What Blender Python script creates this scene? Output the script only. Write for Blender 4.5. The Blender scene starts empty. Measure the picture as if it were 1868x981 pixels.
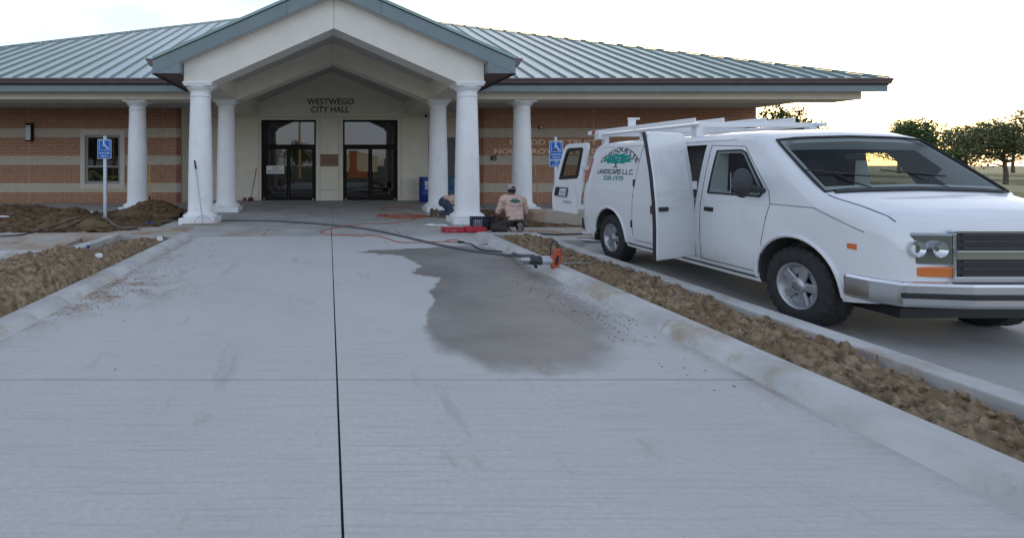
import bpy, bmesh, math, random
from mathutils import Vector, Matrix, noise
R = math.radians
random.seed(7)
scene = bpy.context.scene
col = scene.collection

# ------------------------------------------------------------------ camera, sky, sun, exposure
F = 960.0; VX, VY = 600.0, 300.0; CH = 1.45          # focal length, vanishing point (photo pixels), eye height
cam_d = bpy.data.cameras.new('camera'); cam = bpy.data.objects.new('camera', cam_d); col.objects.link(cam)
cam.location = (0, 0, CH); cam.rotation_euler = (R(90), 0, 0)
cam_d.sensor_fit = 'HORIZONTAL'; cam_d.sensor_width = 36.0
cam_d.lens = 36.0 * F / 1868
cam_d.shift_x = (934 - VX) / 1868; cam_d.shift_y = -(490.5 - VY) / 1868
cam_d.clip_start = 0.05; cam_d.clip_end = 3000
scene.camera = cam
SUN_EL, SUN_AZ = 11.0, 29.0
world = bpy.data.worlds.new('World'); scene.world = world; world.use_nodes = True
wn = world.node_tree; wn.nodes.clear()
w_out = wn.nodes.new('ShaderNodeOutputWorld'); w_bg = wn.nodes.new('ShaderNodeBackground')
w_sky = wn.nodes.new('ShaderNodeTexSky'); w_sky.sky_type = 'NISHITA'; w_sky.sun_disc = False
w_sky.sun_elevation = R(SUN_EL); w_sky.sun_rotation = R(SUN_AZ); w_sky.air_density = 1.0; w_sky.dust_density = 1.0
w_tc = wn.nodes.new('ShaderNodeTexCoord'); w_map = wn.nodes.new('ShaderNodeMapping')
w_map.inputs['Scale'].default_value = (1.0, 1.0, 3.2)
w_ns = wn.nodes.new('ShaderNodeTexNoise'); w_ns.inputs['Scale'].default_value = 2.6; w_ns.inputs['Detail'].default_value = 7
w_cr = wn.nodes.new('ShaderNodeValToRGB')
w_cr.color_ramp.elements[0].position = 0.36; w_cr.color_ramp.elements[1].position = 0.62
w_cr.color_ramp.elements[0].color = (0.28, 0.28, 0.28, 1); w_cr.color_ramp.elements[1].color = (1, 1, 1, 1)
w_mix = wn.nodes.new('ShaderNodeMixRGB'); w_mix.blend_type = 'LIGHTEN'; w_mix.inputs[2].default_value = (5.5, 6.0, 7.3, 1)
w_sep = wn.nodes.new('ShaderNodeSeparateXYZ'); w_mr = wn.nodes.new('ShaderNodeMapRange')     # cloud veil thickens towards the horizon
w_mr.inputs['From Min'].default_value = 0.0; w_mr.inputs['From Max'].default_value = 0.9; w_mr.inputs['To Min'].default_value = 1.0; w_mr.inputs['To Max'].default_value = 0.35
w_mul = wn.nodes.new('ShaderNodeMath'); w_mul.operation = 'MULTIPLY'
wn.links.new(w_tc.outputs['Generated'], w_sep.inputs[0]); wn.links.new(w_sep.outputs['Z'], w_mr.inputs['Value'])
wn.links.new(w_tc.outputs['Generated'], w_map.inputs['Vector']); wn.links.new(w_map.outputs['Vector'], w_ns.inputs['Vector'])
wn.links.new(w_ns.outputs['Fac'], w_cr.inputs['Fac']); wn.links.new(w_cr.outputs['Color'], w_mul.inputs[0]); wn.links.new(w_mr.outputs['Result'], w_mul.inputs[1]); wn.links.new(w_mul.outputs[0], w_mix.inputs['Fac'])
wn.links.new(w_sky.outputs['Color'], w_mix.inputs[1]); wn.links.new(w_mix.outputs['Color'], w_bg.inputs['Color'])
w_bg.inputs['Strength'].default_value = 0.13
wn.links.new(w_bg.outputs['Background'], w_out.inputs['Surface'])
sun_d = bpy.data.lights.new('sun', 'SUN'); sun_d.energy = 2.0; sun_d.angle = R(0.53); sun_d.color = (1.0, 0.86, 0.7)
sun = bpy.data.objects.new('sun', sun_d); col.objects.link(sun)
sd = Vector((math.sin(R(SUN_AZ)) * math.cos(R(SUN_EL)), math.cos(R(SUN_AZ)) * math.cos(R(SUN_EL)), math.sin(R(SUN_EL))))
sun.rotation_euler = (-sd).to_track_quat('-Z', 'Y').to_euler()
sun.location = (30, 60, 30)
vs = scene.view_settings
vs.view_transform = 'Standard'; vs.look = 'None'; vs.gamma = 1; vs.use_curve_mapping = False; vs.exposure = 0.82

# ------------------------------------------------------------------ helpers
def gx(px, Y): return (px - VX) * Y / F                 # photo column at a known distance -> metres
def gz(py, Y): return CH - (py - VY) * Y / F            # photo row at a known distance -> metres
def gp(px, py, z=0.0):                                  # point on a level surface of height z
    Y = (CH - z) * F / (py - VY)
    return Vector((gx(px, Y), Y, z))

class MB:
    def __init__(s): s.v = []; s.f = []
    def add(s, vs_, fs):
        n = len(s.v); s.v += [tuple(p) for p in vs_]; s.f += [tuple(i + n for i in q) for q in fs]; return s
    def box(s, x0, x1, y0, y1, z0, z1):
        return s.add([(x0,y0,z0),(x1,y0,z0),(x1,y1,z0),(x0,y1,z0),(x0,y0,z1),(x1,y0,z1),(x1,y1,z1),(x0,y1,z1)],
                     [(0,3,2,1),(4,5,6,7),(0,1,5,4),(1,2,6,5),(2,3,7,6),(3,0,4,7)])
    def obox(s, c, size, m=None):
        a, b, d = [q / 2 for q in size]; c = Vector(c)
        ps = [(-a,-b,-d),(a,-b,-d),(a,b,-d),(-a,b,-d),(-a,-b,d),(a,-b,d),(a,b,d),(-a,b,d)]
        m = m or Matrix.Identity(3)
        return s.add([c + m @ Vector(p) for p in ps], [(0,3,2,1),(4,5,6,7),(0,1,5,4),(1,2,6,5),(2,3,7,6),(3,0,4,7)])
    def prism(s, poly, a, b, axis='y'):                 # closed outline pushed from a to b along an axis
        n = len(poly)
        def P(p, t): return {'y': (p[0], t, p[1]), 'x': (t, p[0], p[1]), 'z': (p[0], p[1], t)}[axis]
        vs_ = [P(p, a) for p in poly] + [P(p, b) for p in poly]
        fs = [tuple(range(n)), tuple(range(2 * n - 1, n - 1, -1))] + [(i, n + i, n + (i + 1) % n, (i + 1) % n) for i in range(n)]
        return s.add(vs_, fs)
    def tube(s, pts, r, n=8, caps=True):
        pts = [Vector(p) for p in pts]; rr = r if isinstance(r, (list, tuple)) else [r] * len(pts)
        vs_ = []; up = None
        for i, p in enumerate(pts):
            d = (pts[min(i + 1, len(pts) - 1)] - pts[max(i - 1, 0)])
            d = d.normalized() if d.length > 1e-9 else Vector((0, 0, 1))
            if up is None:
                up = d.orthogonal().normalized()
            else:
                up = (up - d * up.dot(d)); up = up.normalized() if up.length > 1e-6 else d.orthogonal().normalized()
            w = d.cross(up)
            for k in range(n):
                a = 2 * math.pi * k / n
                vs_.append(p + (up * math.cos(a) + w * math.sin(a)) * rr[i])
        fs = []
        for i in range(len(pts) - 1):
            for k in range(n):
                a = i * n + k; b = i * n + (k + 1) % n
                fs.append((a, b, b + n, a + n))
        if caps:
            fs.append(tuple(range(n - 1, -1, -1))); m = (len(pts) - 1) * n; fs.append(tuple(range(m, m + n)))
        return s.add(vs_, fs)
    def lathe(s, prof, n=32, c=(0, 0, 0), m=None):      # profile (r, z) turned about the z axis
        vs_ = []; c = Vector(c); m = m or Matrix.Identity(3)
        for r, z in prof:
            for k in range(n):
                a = 2 * math.pi * k / n
                vs_.append(c + m @ Vector((r * math.cos(a), r * math.sin(a), z)))
        fs = []
        for i in range(len(prof) - 1):
            for k in range(n):
                a = i * n + k; b = i * n + (k + 1) % n
                fs.append((a, b, b + n, a + n))
        fs.append(tuple(range(n - 1, -1, -1))); q = (len(prof) - 1) * n; fs.append(tuple(range(q, q + n)))
        return s.add(vs_, fs)
    def ball(s, c, r, m=None, nu=10, nv=7):
        r = r if isinstance(r, (tuple, list)) else (r, r, r); m = m or Matrix.Identity(3); c = Vector(c)
        vs_ = [c + m @ Vector((0, 0, -r[2]))]
        for i in range(1, nv):
            t = math.pi * i / nv
            for k in range(nu):
                a = 2 * math.pi * k / nu
                vs_.append(c + m @ Vector((r[0] * math.sin(t) * math.cos(a), r[1] * math.sin(t) * math.sin(a), -r[2] * math.cos(t))))
        vs_.append(c + m @ Vector((0, 0, r[2]))); L = len(vs_) - 1
        fs = [(0, 1 + (k + 1) % nu, 1 + k) for k in range(nu)]
        for i in range(nv - 2):
            for k in range(nu):
                a = 1 + i * nu + k; b = 1 + i * nu + (k + 1) % nu
                fs.append((a, b, b + nu, a + nu))
        q = 1 + (nv - 2) * nu
        fs += [(q + k, q + (k + 1) % nu, L) for k in range(nu)]
        return s.add(vs_, fs)
    def mesh(s, name, off=(0, 0, 0), smooth=False):
        me = bpy.data.meshes.new(name)
        me.from_pydata([(x - off[0], y - off[1], z - off[2]) for x, y, z in s.v], [], s.f)
        bm = bmesh.new(); bm.from_mesh(me); bmesh.ops.recalc_face_normals(bm, faces=bm.faces); bm.to_mesh(me); bm.free()
        if smooth:
            for p in me.polygons: p.use_smooth = True
            me.set_sharp_from_angle(angle=R(40))
        return me

WLOC = {}
def link(o, parent=None):
    col.objects.link(o)
    if parent is not None: o.parent = parent
    return o
def thing(name, label, cat, loc=(0, 0, 0), rz=0.0, group=None, rot=None):
    o = bpy.data.objects.new(name, None); o.empty_display_size = 0.2; link(o)
    o.location = loc; o.rotation_euler = rot if rot else (0, 0, rz)
    o['label'] = label; o['category'] = cat
    if group: o['group'] = group
    WLOC[o.name] = Vector(loc)
    return o
def tag(o, label, cat, group=None):
    o['label'] = label; o['category'] = cat
    if group: o['group'] = group
    return o
def part(name, mb, mat, parent=None, smooth=False, local=False, bevel=0.0, kind=None, label=None):
    off = Vector((0, 0, 0))
    if parent is not None and not local: off = WLOC[parent.name]
    o = bpy.data.objects.new(name, mb.mesh(name, off, smooth)); o.data.materials.append(mat)
    link(o, parent); WLOC[o.name] = off.copy()
    if bevel:
        b = o.modifiers.new('bevel', 'BEVEL'); b.width = bevel; b.segments = 2; b.limit_method = 'ANGLE'; b.angle_limit = R(40)
    if kind: o['kind'] = kind
    if label: o['label'] = label
    return o
def solo(name, mb, mat, label, cat, group=None, smooth=False, bevel=0.0):   # a thing that is one mesh, origin at its base
    xs = [v[0] for v in mb.v]; ys = [v[1] for v in mb.v]; zs = [v[2] for v in mb.v]
    c = ((min(xs) + max(xs)) / 2, (min(ys) + max(ys)) / 2, min(zs))
    o = bpy.data.objects.new(name, mb.mesh(name, c, smooth)); o.data.materials.append(mat); o.location = c; link(o)
    if bevel:
        b = o.modifiers.new('bevel', 'BEVEL'); b.width = bevel; b.segments = 2; b.limit_method = 'ANGLE'; b.angle_limit = R(40)
    return tag(o, label, cat, group)
def struct(name, mb, mat, parent=None, kind='structure', bevel=0.0, smooth=False):
    o = part(name, mb, mat, parent, smooth=smooth, bevel=bevel)
    if parent is None: o['kind'] = kind
    return o
def smooth_path(pts, n=8):
    pts = [Vector(p) for p in pts]; out = []
    for i in range(len(pts) - 1):
        p0 = pts[max(i - 1, 0)]; p1 = pts[i]; p2 = pts[i + 1]; p3 = pts[min(i + 2, len(pts) - 1)]
        for k in range(n):
            t = k / n
            out.append(0.5 * ((2 * p1) + (-p0 + p2) * t + (2 * p0 - 5 * p1 + 4 * p2 - p3) * t * t + (-p0 + 3 * p1 - 3 * p2 + p3) * t ** 3))
    out.append(pts[-1]); return out
def text_data(txt, size, extrude=0.0, bold=0.0):                  # lettering -> (verts, faces), centred, in the xy plane
    c = bpy.data.curves.new('t', 'FONT'); c.body = txt; c.size = size; c.align_x = 'CENTER'; c.extrude = extrude; c.resolution_u = 3; c.offset = bold
    o = bpy.data.objects.new('t', c); col.objects.link(o)
    dg = bpy.context.evaluated_depsgraph_get(); dg.update()
    me = bpy.data.meshes.new_from_object(o.evaluated_get(dg))
    vs_ = [tuple(v.co) for v in me.vertices]; fs = [tuple(p.vertices) for p in me.polygons]
    bpy.data.objects.remove(o); bpy.data.curves.remove(c); bpy.data.meshes.remove(me)
    return vs_, fs
def apply_mods(o):
    dg = bpy.context.evaluated_depsgraph_get(); dg.update()
    me = bpy.data.meshes.new_from_object(o.evaluated_get(dg)); o.modifiers.clear(); o.data = me
    return o
def fbm(x, y, z=0.0, o=4): return noise.fractal(Vector((x, y, z)), 1.0, 2.0, o)

# ------------------------------------------------------------------ materials
MATS = {}
def material(name, c1, c2=None, rough=0.7, scale=6.0, detail=6, bump=0.0, bscale=None, metal=0.0, spec=0.5, rnd=0.0, ramp=(0.35, 0.65), stretch=None, c3=None, s3=1.2, r3=(0.5, 0.62), coat=0.0):
    if name in MATS: return MATS[name]
    m = bpy.data.materials.new(name); m.use_nodes = True; nt = m.node_tree; n = nt.nodes; L = nt.links
    b = n['Principled BSDF']; b.inputs['Roughness'].default_value = rough; b.inputs['Metallic'].default_value = metal
    b.inputs['Specular IOR Level'].default_value = spec; b.inputs['Coat Weight'].default_value = coat
    tc = n.new('ShaderNodeNewGeometry'); vec = tc.outputs['Position']
    if stretch:
        mp = n.new('ShaderNodeMapping'); mp.inputs['Scale'].default_value = stretch; L.new(vec, mp.inputs['Vector']); vec = mp.outputs['Vector']
    out = None
    if c2 is not None:
        ns = n.new('ShaderNodeTexNoise'); ns.inputs['Scale'].default_value = scale; ns.inputs['Detail'].default_value = detail; L.new(vec, ns.inputs['Vector'])
        cr = n.new('ShaderNodeValToRGB'); e = cr.color_ramp.elements
        e[0].position, e[1].position = ramp; e[0].color = (*c1, 1); e[1].color = (*c2, 1)
        L.new(ns.outputs['Fac'], cr.inputs['Fac']); out = cr.outputs['Color']
        if c3 is not None:
            n3 = n.new('ShaderNodeTexNoise'); n3.inputs['Scale'].default_value = s3; n3.inputs['Detail'].default_value = 8; n3.inputs['Roughness'].default_value = 0.65; L.new(vec, n3.inputs['Vector'])
            q = n.new('ShaderNodeValToRGB'); q.color_ramp.elements[0].position, q.color_ramp.elements[1].position = r3
            L.new(n3.outputs['Fac'], q.inputs['Fac'])
            mx = n.new('ShaderNodeMixRGB'); L.new(q.outputs['Color'], mx.inputs[0]); L.new(out, mx.inputs[1]); mx.inputs[2].default_value = (*c3, 1); out = mx.outputs['Color']
    if rnd:
        oi = n.new('ShaderNodeObjectInfo'); hs = n.new('ShaderNodeHueSaturation'); mr = n.new('ShaderNodeMapRange')
        mr.inputs['To Min'].default_value = 1 - rnd; mr.inputs['To Max'].default_value = 1 + rnd
        L.new(oi.outputs['Random'], mr.inputs['Value']); L.new(mr.outputs['Result'], hs.inputs['Value'])
        if out: L.new(out, hs.inputs['Color'])
        else: hs.inputs['Color'].default_value = (*c1, 1)
        out = hs.outputs['Color']
    if out: L.new(out, b.inputs['Base Color'])
    else: b.inputs['Base Color'].default_value = (*c1, 1)
    if bump:
        nb = n.new('ShaderNodeTexNoise'); nb.inputs['Scale'].default_value = bscale or scale * 4; nb.inputs['Detail'].default_value = 8; L.new(vec, nb.inputs['Vector'])
        bp = n.new('ShaderNodeBump'); bp.inputs['Strength'].default_value = bump; bp.inputs['Distance'].default_value = 0.02
        L.new(nb.outputs['Fac'], bp.inputs['Height']); L.new(bp.outputs['Normal'], b.inputs['Normal'])
    MATS[name] = m; return m
def glass(name, tint=(0.01, 0.012, 0.012), ior=2.1, clear=0.0, rough=0.015):
    m = bpy.data.materials.new(name); m.use_nodes = True; nt = m.node_tree; b = nt.nodes['Principled BSDF']
    b.inputs['Base Color'].default_value = (*tint, 1); b.inputs['Roughness'].default_value = rough; b.inputs['IOR'].default_value = ior
    if clear:
        tr = nt.nodes.new('ShaderNodeBsdfTransparent'); tr.inputs['Color'].default_value = (0.75, 0.8, 0.78, 1)
        mx = nt.nodes.new('ShaderNodeMixShader'); mx.inputs[0].default_value = clear
        nt.links.new(b.outputs[0], mx.inputs[1]); nt.links.new(tr.outputs[0], mx.inputs[2])
        nt.links.new(mx.outputs[0], nt.nodes['Material Output'].inputs['Surface'])
    return m

M = {}
M['concrete'] = material('concrete', (0.38, 0.37, 0.355), (0.52, 0.51, 0.495), 0.85, 1.3, 9, 0.25, 40, c3=(0.30, 0.265, 0.22), s3=1.7, r3=(0.60, 0.82))
def slab_concrete():
    m = M['concrete']; nt = m.node_tree; nt.nodes.clear(); n = nt.nodes; L = nt.links
    out = n.new('ShaderNodeOutputMaterial'); b = n.new('ShaderNodeBsdfPrincipled'); L.new(b.outputs[0], out.inputs['Surface'])
    geo = n.new('ShaderNodeNewGeometry'); pos = geo.outputs['Position']
    def nz(scale, detail=8, st=None, rough=.6):
        t = n.new('ShaderNodeTexNoise'); t.inputs['Scale'].default_value = scale; t.inputs['Detail'].default_value = detail; t.inputs['Roughness'].default_value = rough
        if st:
            mp = n.new('ShaderNodeMapping'); mp.inputs['Scale'].default_value = st; L.new(pos, mp.inputs['Vector']); L.new(mp.outputs['Vector'], t.inputs['Vector'])
        else: L.new(pos, t.inputs['Vector'])
        return t.outputs['Fac']
    def ramp(f, a, b_, c0=(0, 0, 0, 1), c1=(1, 1, 1, 1)):
        r = n.new('ShaderNodeValToRGB'); e = r.color_ramp.elements; e[0].position, e[1].position = a, b_; e[0].color, e[1].color = c0, c1; L.new(f, r.inputs['Fac']); return r.outputs['Color']
    def mix(fac, a, c, mode='MIX', k=1.0):
        x = n.new('ShaderNodeMixRGB'); x.blend_type = mode
        if isinstance(fac, float): x.inputs[0].default_value = fac
        else:
            if k != 1.0:
                mm = n.new('ShaderNodeMath'); mm.operation = 'MULTIPLY'; L.new(fac, mm.inputs[0]); mm.inputs[1].default_value = k; fac = mm.outputs[0]
            L.new(fac, x.inputs[0])
        L.new(a, x.inputs[1])
        if isinstance(c, tuple): x.inputs[2].default_value = c
        else: L.new(c, x.inputs[2])
        return x.outputs['Color']
    c = ramp(nz(.55, 4), .35, .65, (.50, .49, .47, 1), (.555, .545, .525, 1))
    c = mix(ramp(nz(30, 10, None, .75), .40, .60), c, (.40, .39, .37, 1), k=.45)             # fine grit
    c = mix(ramp(nz(3.0, 6, (.5, 16, 1)), .50, .66), c, (.385, .375, .36, 1), k=.55)           # broom strokes across the drive
    c = mix(ramp(nz(2.2, 9, (1, .55, 1), .7), .60, .72), c, (.34, .305, .26, 1), k=.8)        # scuffs and boot dirt
    c = mix(ramp(nz(11, 9, None, .7), .655, .70), c, (.25, .205, .16, 1), k=.7)                # specks
    c = mix(ramp(nz(1.3, 8, (2.4, .35, 1), .6), .60, .70), c, (.32, .31, .30, 1), k=.6)    # faint tyre tracks
    at = n.new('ShaderNodeAttribute'); at.attribute_name = 'dirt'
    dm = n.new('ShaderNodeMath'); dm.operation = 'MULTIPLY'; L.new(at.outputs['Fac'], dm.inputs[0]); L.new(ramp(nz(16, 9, None, .75), .38, .58), dm.inputs[1])
    c = mix(dm.outputs[0], c, (.25, .165, .10, 1))
    aw = n.new('ShaderNodeAttribute'); aw.attribute_name = 'damp'
    wet = mix(1.0, c, ramp(nz(1.1, 7), .35, .68, (.37, .35, .335, 1), (.55, .52, .49, 1)), 'MULTIPLY')
    c = mix(aw.outputs['Fac'], c, wet)
    L.new(c, b.inputs['Base Color'])
    rm = n.new('ShaderNodeMapRange'); rm.inputs['To Min'].default_value = .88; rm.inputs['To Max'].default_value = .5; L.new(aw.outputs['Fac'], rm.inputs['Value']); L.new(rm.outputs['Result'], b.inputs['Roughness'])
    bp = n.new('ShaderNodeBump'); bp.inputs['Strength'].default_value = .35; bp.inputs['Distance'].default_value = .012
    L.new(nz(26, 10, (.35, 3, 1), .75), bp.inputs['Height']); L.new(bp.outputs['Normal'], b.inputs['Normal'])
slab_concrete()
M['walk'] = material('walk_concrete', (0.35, 0.335, 0.31), (0.46, 0.445, 0.42), 0.85, 1.6, 9, 0.25, 40, c3=(0.30, 0.23, 0.16), s3=0.9, r3=(0.5, 0.7))
M['sandy'] = material('sandy_concrete', (0.40, 0.34, 0.27), (0.44, 0.41, 0.37), 0.9, 2.2, 9, 0.3, 40, c3=(0.33, 0.22, 0.15), s3=1.1, r3=(0.48, 0.62))
M['porch'] = material('porch_concrete', (0.38, 0.37, 0.35), (0.47, 0.455, 0.43), 0.8, 0.9, 9, 0.2, 40, c3=(0.30, 0.28, 0.25), s3=1.4, r3=(0.45, 0.7))
M['wet'] = material('damp_concrete', (0.165, 0.155, 0.145), (0.24, 0.225, 0.21), 0.7, 1.6, 9, 0.2, 40, c3=(0.30, 0.28, 0.26), s3=1.1, r3=(0.52, 0.72))
M['kerb'] = material('kerb_concrete', (0.42, 0.41, 0.395), (0.54, 0.53, 0.51), 0.85, 2.5, 9, 0.3, 45, c3=(0.36, 0.29, 0.21), s3=2.2, r3=(0.52, 0.68))
M['asphalt'] = material('asphalt', (0.045, 0.045, 0.048), (0.075, 0.074, 0.072), 0.85, 3, 8, 0.4, 120)
M['lot'] = material('lot_concrete', (0.33, 0.325, 0.315), (0.46, 0.455, 0.44), 0.85, 0.8, 9, 0.25, 40, c3=(0.27, 0.25, 0.22), s3=0.8, r3=(0.5, 0.75))
M['grass'] = material('grass', (0.05, 0.075, 0.02), (0.11, 0.13, 0.045), 0.9, 0.6, 9, 0.6, 60)
M['soil'] = material('soil', (0.13, 0.09, 0.055), (0.37, 0.28, 0.185), 0.95, 14, 12, 1.0, 38, spec=0.15, c3=(0.22, 0.155, 0.095), s3=2.0)
M['soil_dark'] = material('dark_soil', (0.06, 0.037, 0.02), (0.18, 0.115, 0.065), 0.95, 8, 12, 1.0, 38, spec=0.15, c3=(0.19, 0.14, 0.08), s3=1.2, r3=(0.52, 0.66))
M['brick'] = material('red_brick', (0.26, 0.105, 0.06), (0.37, 0.16, 0.095), 0.85, 9, 5, 0.2, 60, rnd=0.16)
M['brick_t'] = material('tan_brick', (0.45, 0.40, 0.335), (0.53, 0.475, 0.405), 0.85, 9, 5, 0.2, 60, rnd=0.08)
M['mortar'] = material('mortar', (0.70, 0.56, 0.38), (0.78, 0.64, 0.46), 0.95, 12, 5, 0.2)
M['stucco'] = material('cream_stucco', (0.745, 0.685, 0.565), (0.795, 0.735, 0.615), 0.9, 3, 6, 0.15, 150)
M['stucco_g'] = material('stucco_joint', (0.42, 0.37, 0.29))
M['trimwhite'] = material('white_stucco', (0.76, 0.715, 0.635), (0.81, 0.765, 0.69), 0.85, 2, 6, 0.12, 140)
M['soffit'] = material('soffit_panel', (0.50, 0.48, 0.46), (0.54, 0.52, 0.50), 0.8, 3, 4)
M['column'] = material('white_column_paint', (0.80, 0.80, 0.80), (0.84, 0.84, 0.84), 0.45, 3, 4, c3=(0.70, 0.67, 0.61), s3=3.5, r3=(0.58, 0.78))
M['roof'] = material('green_metal_roof', (0.29, 0.365, 0.35), (0.33, 0.405, 0.39), 0.22, 2.0, 4, metal=0.55, rnd=0.05)
M['seam'] = material('green_metal_seam', (0.22, 0.30, 0.285), (0.25, 0.335, 0.315), 0.35, 3, 3, metal=0.4)
M['fascia'] = material('teal_fascia', (0.185, 0.235, 0.245), (0.205, 0.26, 0.27), 0.55, 2, 4, metal=0.1)
M['brown'] = material('brown_gutter', (0.12, 0.085, 0.088), (0.145, 0.105, 0.105), 0.5, 5, 3)
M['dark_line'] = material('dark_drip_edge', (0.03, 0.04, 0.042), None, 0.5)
M['bronze'] = material('bronze_frame', (0.012, 0.010, 0.009), None, 0.55, spec=0.15)
M['plaque'] = material('bronze_plaque', (0.17, 0.10, 0.07), (0.22, 0.135, 0.09), 0.5, 25, 4, metal=0.35, bump=0.2)
M['frame'] = material('taupe_window_frame', (0.56, 0.51, 0.44), (0.60, 0.55, 0.48), 0.6, 4)
M['frame_d'] = material('grey_sash', (0.30, 0.28, 0.26), None, 0.55)
M['black'] = material('black_plastic', (0.012, 0.012, 0.013), None, 0.5)
M['blackm'] = material('black_lettering', (0.02, 0.017, 0.015), None, 0.4)
M['copper'] = material('copper_lettering', (0.80, 0.56, 0.39), (0.86, 0.63, 0.45), 0.5, 8)
M['lamp'] = material('lamp_diffuser', (0.55, 0.58, 0.62), None, 0.35)
M['red'] = material('red_plastic', (0.32, 0.02, 0.02), (0.38, 0.03, 0.03), 0.4, 10)
M['case'] = material('red_case', (0.42, 0.025, 0.04), (0.5, 0.04, 0.055), 0.45, 8)
M['white'] = material('white_plastic', (0.8, 0.8, 0.8), None, 0.5)
M['blue'] = material('sign_blue', (0.004, 0.12, 0.46), None, 0.5, spec=0.2)
M['galv'] = material('galvanised_steel', (0.42, 0.44, 0.47), (0.52, 0.54, 0.57), 0.45, 18, metal=0.6)
M['steel'] = material('bare_steel', (0.36, 0.36, 0.37), (0.45, 0.45, 0.46), 0.35, 30, metal=0.8)
M['barrel'] = material('blue_barrel', (0.008, 0.035, 0.24), (0.012, 0.05, 0.30), 0.4, 6)
M['barrel2'] = material('teal_barrel', (0.01, 0.10, 0.20), (0.014, 0.13, 0.25), 0.4, 6)
M['van'] = material('white_van_paint', (0.72, 0.73, 0.75), (0.76, 0.77, 0.785), 0.22, 1.5, 5, coat=0.5, c3=(0.66, 0.65, 0.63), s3=2.2, r3=(0.56, 0.8))
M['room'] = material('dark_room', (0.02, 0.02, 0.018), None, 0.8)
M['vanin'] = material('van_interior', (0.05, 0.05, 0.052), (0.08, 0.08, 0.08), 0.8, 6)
M['seal'] = material('purple_black_seal', (0.016, 0.010, 0.022), None, 0.5)
M['tyre'] = material('tyre_rubber', (0.018, 0.018, 0.019), (0.032, 0.031, 0.030), 0.8, 14, 5, 0.3, 90)
M['rim'] = material('silver_wheel', (0.42, 0.43, 0.45), (0.50, 0.51, 0.53), 0.35, 10, metal=0.75)
M['tail'] = material('tail_lamp_red', (0.42, 0.012, 0.02), None, 0.15, coat=0.6)
M['amber'] = material('tail_lamp_amber', (0.65, 0.17, 0.03), None, 0.2, coat=0.6)
M['headl'] = material('head_lamp_lens', (0.30, 0.31, 0.33), None, 0.12, coat=1.0, metal=0.8)
M['chrome'] = material('chrome', (0.62, 0.63, 0.65), None, 0.15, metal=1.0)
M['darkgrey'] = material('dark_grey_plastic', (0.035, 0.036, 0.04), (0.05, 0.05, 0.054), 0.6, 15)
M['teal'] = material('teal_vinyl', (0.0, 0.26, 0.22), None, 0.4)
M['maroon'] = material('maroon_vinyl', (0.12, 0.03, 0.04), None, 0.4)
M['ink'] = material('black_vinyl', (0.03, 0.022, 0.035), None, 0.4)
M['plate'] = material('plate_white', (0.72, 0.73, 0.78), (0.62, 0.6, 0.68), 0.4, 12)
M['inkblue'] = material('plate_ink', (0.05, 0.07, 0.25), None, 0.5)
M['skin'] = material('skin', (0.40, 0.22, 0.15), (0.46, 0.26, 0.18), 0.55, 14)
M['skin2'] = material('tanned_skin', (0.24, 0.115, 0.07), (0.29, 0.145, 0.09), 0.55, 14)
M['shirt'] = material('pink_shirt', (0.56, 0.385, 0.33), (0.66, 0.47, 0.40), 0.9, 7, 6, 0.5, 16)
M['shirt2'] = material('peach_shirt', (0.60, 0.38, 0.28), (0.68, 0.45, 0.34), 0.9, 7, 6, 0.5, 16)
M['trouser'] = material('dark_trousers', (0.035, 0.030, 0.026), (0.06, 0.052, 0.046), 0.9, 12, 6, 0.5, 22)
M['jeans'] = material('blue_jeans', (0.035, 0.055, 0.095), (0.065, 0.09, 0.14), 0.9, 12, 6, 0.5, 22)
M['boot'] = material('brown_boot', (0.10, 0.072, 0.05), (0.16, 0.12, 0.085), 0.8, 16)
M['boot_g'] = material('dusty_boot', (0.12, 0.105, 0.09), (0.20, 0.18, 0.155), 0.85, 16)
M['cap'] = material('grey_cap', (0.34, 0.30, 0.29), (0.42, 0.38, 0.36), 0.9, 14)
M['hair'] = material('dark_hair', (0.02, 0.013, 0.01), None, 0.7)
M['green'] = material('dark_green_print', (0.03, 0.10, 0.075), (0.05, 0.14, 0.10), 0.8, 30)
M['pinkink'] = material('pink_print', (0.40, 0.17, 0.22), None, 0.8)
M['glove'] = material('green_glove', (0.05, 0.14, 0.07), None, 0.8)
M['crate'] = material('dark_blue_crate', (0.012, 0.018, 0.05), (0.02, 0.028, 0.07), 0.5, 10)
M['crateb'] = material('black_crate', (0.012, 0.013, 0.018), (0.02, 0.022, 0.03), 0.5, 10)
M['orange'] = material('orange_tool', (0.40, 0.06, 0.025), (0.50, 0.085, 0.032), 0.45, 10)
M['cord'] = material('orange_cord', (0.40, 0.115, 0.065), None, 0.5)
M['hose'] = material('grey_hose', (0.075, 0.08, 0.09), (0.11, 0.115, 0.125), 0.6, 12)
M['hose_b'] = material('brown_hose', (0.16, 0.13, 0.11), (0.20, 0.17, 0.145), 0.7, 12)
M['hose_k'] = material('black_hose', (0.02, 0.02, 0.021), None, 0.55)
M['bluecap'] = material('blue_fitting', (0.01, 0.03, 0.22), None, 0.4)
M['paper'] = material('white_paper', (0.78, 0.78, 0.78), (0.68, 0.68, 0.68), 0.9, 20)
M['wood'] = material('raw_wood', (0.30, 0.22, 0.14), (0.38, 0.28, 0.19), 0.85, 20, stretch=(1, 1, 0.1))
M['polewood'] = material('pole_wood', (0.30, 0.22, 0.13), (0.40, 0.30, 0.18), 0.9, 8)
M['yellow'] = material('yellow_paint', (0.65, 0.45, 0.02), None, 0.5)
M['tape'] = material('yellow_tape', (0.75, 0.62, 0.20), None, 0.6)
M['grey_door'] = material('grey_metal_door', (0.13, 0.145, 0.17), (0.15, 0.165, 0.19), 0.5, 3)
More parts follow.
